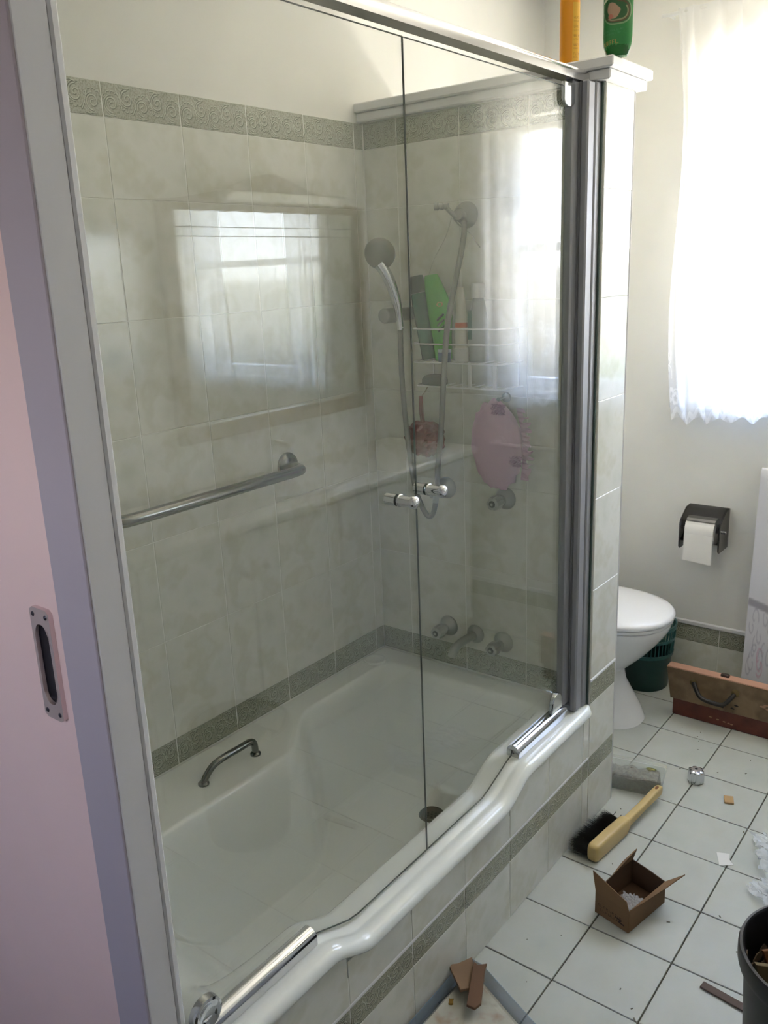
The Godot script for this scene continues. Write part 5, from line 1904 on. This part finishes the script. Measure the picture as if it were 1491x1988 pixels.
	for s in [["tile_shard", "long brown broken tile shard on top of the debris tub", Vector3(-0.298, 0.058, 1.560), Vector3(0.030, 0.105, 0.008), Vector3(-1.42, 0.42, 0.0), Color(0.37, 0.265, 0.185)],
		["tile_shard", "wide tan broken tile shard at the tub corner", Vector3(-0.335, 0.053, 1.545), Vector3(0.06, 0.07, 0.008), Vector3(-1.5, 0.9, 0.1), Color(0.45, 0.36, 0.27)],
		["brass_bit", "tiny brass coloured fragment in the debris tub", Vector3(-0.322, 0.052, 1.625), Vector3(0.010, 0.012, 0.006), Vector3(-1.3, 0.3, 0.2), Color(0.50, 0.38, 0.12)],
		["red_bit", "tiny red plastic fragment in the debris tub at the bottom edge", Vector3(-0.232, 0.052, 1.640), Vector3(0.012, 0.010, 0.006), Vector3(-1.4, 0.1, 0.3), Color(0.72, 0.18, 0.10)]]:
		mb = Mb.new()
		var q := PackedVector2Array()
		var sz: Vector3 = s[3]
		for p in [[-0.5, -0.5], [0.1, -0.55], [0.5, -0.42], [0.44, 0.30], [0.52, 0.50], [-0.1, 0.44], [-0.44, 0.5]]:
			q.append(Vector2(p[0] * sz.x, p[1] * sz.y))
		prism(mb, Transform3D(Basis.from_euler(s[4]), s[2]), q, sz.z, 0.001)
		solid(s[0], mb, mat(s[5], 0.85), s[1], "shard", "", 20.0)


func ellipse(cx: float, cy: float, rx: float, ry: float) -> Array:
	var out := []
	for k in 41:
		out.append(Vector2(cx + cos(TAU * k / 40) * rx, cy + sin(TAU * k / 40) * ry))
	return out


func plate(mb: Mb, c: Array, thick: float) -> void:   # a bent card with four corners
	var n := ((c[1] - c[0]) as Vector3).cross(c[3] - c[0]).normalized() * thick / 2
	var from := mb.v.size()
	mb.quad(c[0] + n, c[1] + n, c[2] + n, c[3] + n, Vector2(0, 0.25), Vector2(1, 0.25), Vector2(1, 0), Vector2(0, 0))
	mb.quad(c[3] - n, c[2] - n, c[1] - n, c[0] - n, Vector2(0, 0), Vector2(1, 0), Vector2(1, 0.25), Vector2(0, 0.25))
	for i in 4:
		var j := (i + 1) % 4
		mb.quad(c[i] + n, c[i] - n, c[j] - n, c[j] + n)
	mb.outward(from)


func crumple(mb: Mb, xf: Transform3D, w: float, d: float, h: float, seed_: int) -> void:   # crumpled film
	var f := FastNoiseLite.new()
	f.seed = seed_
	f.frequency = 14.0
	f.noise_type = FastNoiseLite.TYPE_CELLULAR
	f.cellular_return_type = FastNoiseLite.RETURN_DISTANCE2_SUB
	var g := FastNoiseLite.new()
	g.seed = seed_ + 1
	g.frequency = 9.0
	var rows := []
	for i in 23:
		var row := []
		for j in 23:
			var u := j / 22.0 - 0.5
			var v := i / 22.0 - 0.5
			var out := maxf(absf(u), absf(v)) * 2.0
			var k := 1.0 + 0.35 * g.get_noise_2d(u * 0.5, v * 0.5 + 9.0)
			var y := h * (1.0 - out * out * 0.9) + h * 1.1 * f.get_noise_2d(u * w * 6, v * d * 6) * (1.0 - out * 0.5)
			row.append(xf * Vector3(u * w * k, clampf(y, -xf.origin.y + 0.0015, 1.0), v * d * k))
		rows.append(row)
	sheet(mb, rows, false, false)


# ---------------------------------------------------------------- outside the window
func garden() -> void:
	var mb := Mb.new()
	span(mb, Vector3(-8, -0.45, -9), Vector3(8, -0.35, ZF - 0.13), 0.0)
	struct("ground", mb, mat(Color(0.36, 0.36, 0.26), 0.95), "garden ground outside the window", "ground")
	M.leaf = mat(Color(0.20, 0.33, 0.10), 0.5, 0.0, {"backlight_enabled": true, "backlight": Color(0.3, 0.45, 0.15)})
	var leaf := Mb.new()
	leaf.quad(Vector3(0, 0, 0), Vector3(0.022, 0.03, 0.004), Vector3(0, 0.075, -0.006), Vector3(-0.022, 0.03, 0.004))
	var lm := commit(leaf, 80.0)
	var i := 0
	for s in [[Vector3(-1.5, 0, -2.9), 0.62, 1.75], [Vector3(-0.35, 0, -3.2), 0.66, 1.62], [Vector3(0.8, 0, -2.8), 0.60, 1.85]]:
		var b := thing("garden_shrub", ["bushy green shrub outside the left part of the window", "lower green shrub outside behind the middle of the window", "taller green shrub outside the right part of the window"][i], "shrub", (s[0] as Vector3) - Vector3(0, 0.35, 0))
		i += 1
		mb = Mb.new()
		tube(mb, [b.position, b.position + Vector3(0.05, 0.8, 0.02), b.position + Vector3(0, 1.4, 0)], [0.05, 0.035, 0.02], 8)
		part("stem", mb, mat(Color(0.24, 0.18, 0.12), 0.9), b)
		var mm := MultiMesh.new()
		mm.transform_format = MultiMesh.TRANSFORM_3D
		mm.mesh = lm
		mm.instance_count = 2600
		for k in 2600:
			var d := Vector3(rng.randfn(), rng.randfn(), rng.randfn()).normalized() * pow(rng.randf(), 0.35)
			var p := Vector3(d.x * (s[1] as float), (s[2] as float) * 0.62 + d.y * (s[2] as float) * 0.55, d.z * (s[1] as float) * 0.8)
			mm.set_instance_transform(k, Transform3D(Basis.from_euler(Vector3(rng.randf() * TAU, rng.randf() * TAU, rng.randf() * TAU)).scaled(Vector3.ONE * rng.randf_range(0.9, 1.7)), p))
		var mi := MultiMeshInstance3D.new()
		mi.name = "foliage"
		mi.multimesh = mm
		mi.material_override = M.leaf
		mi.set_meta("kind", "stuff")
		b.add_child(mi, true)
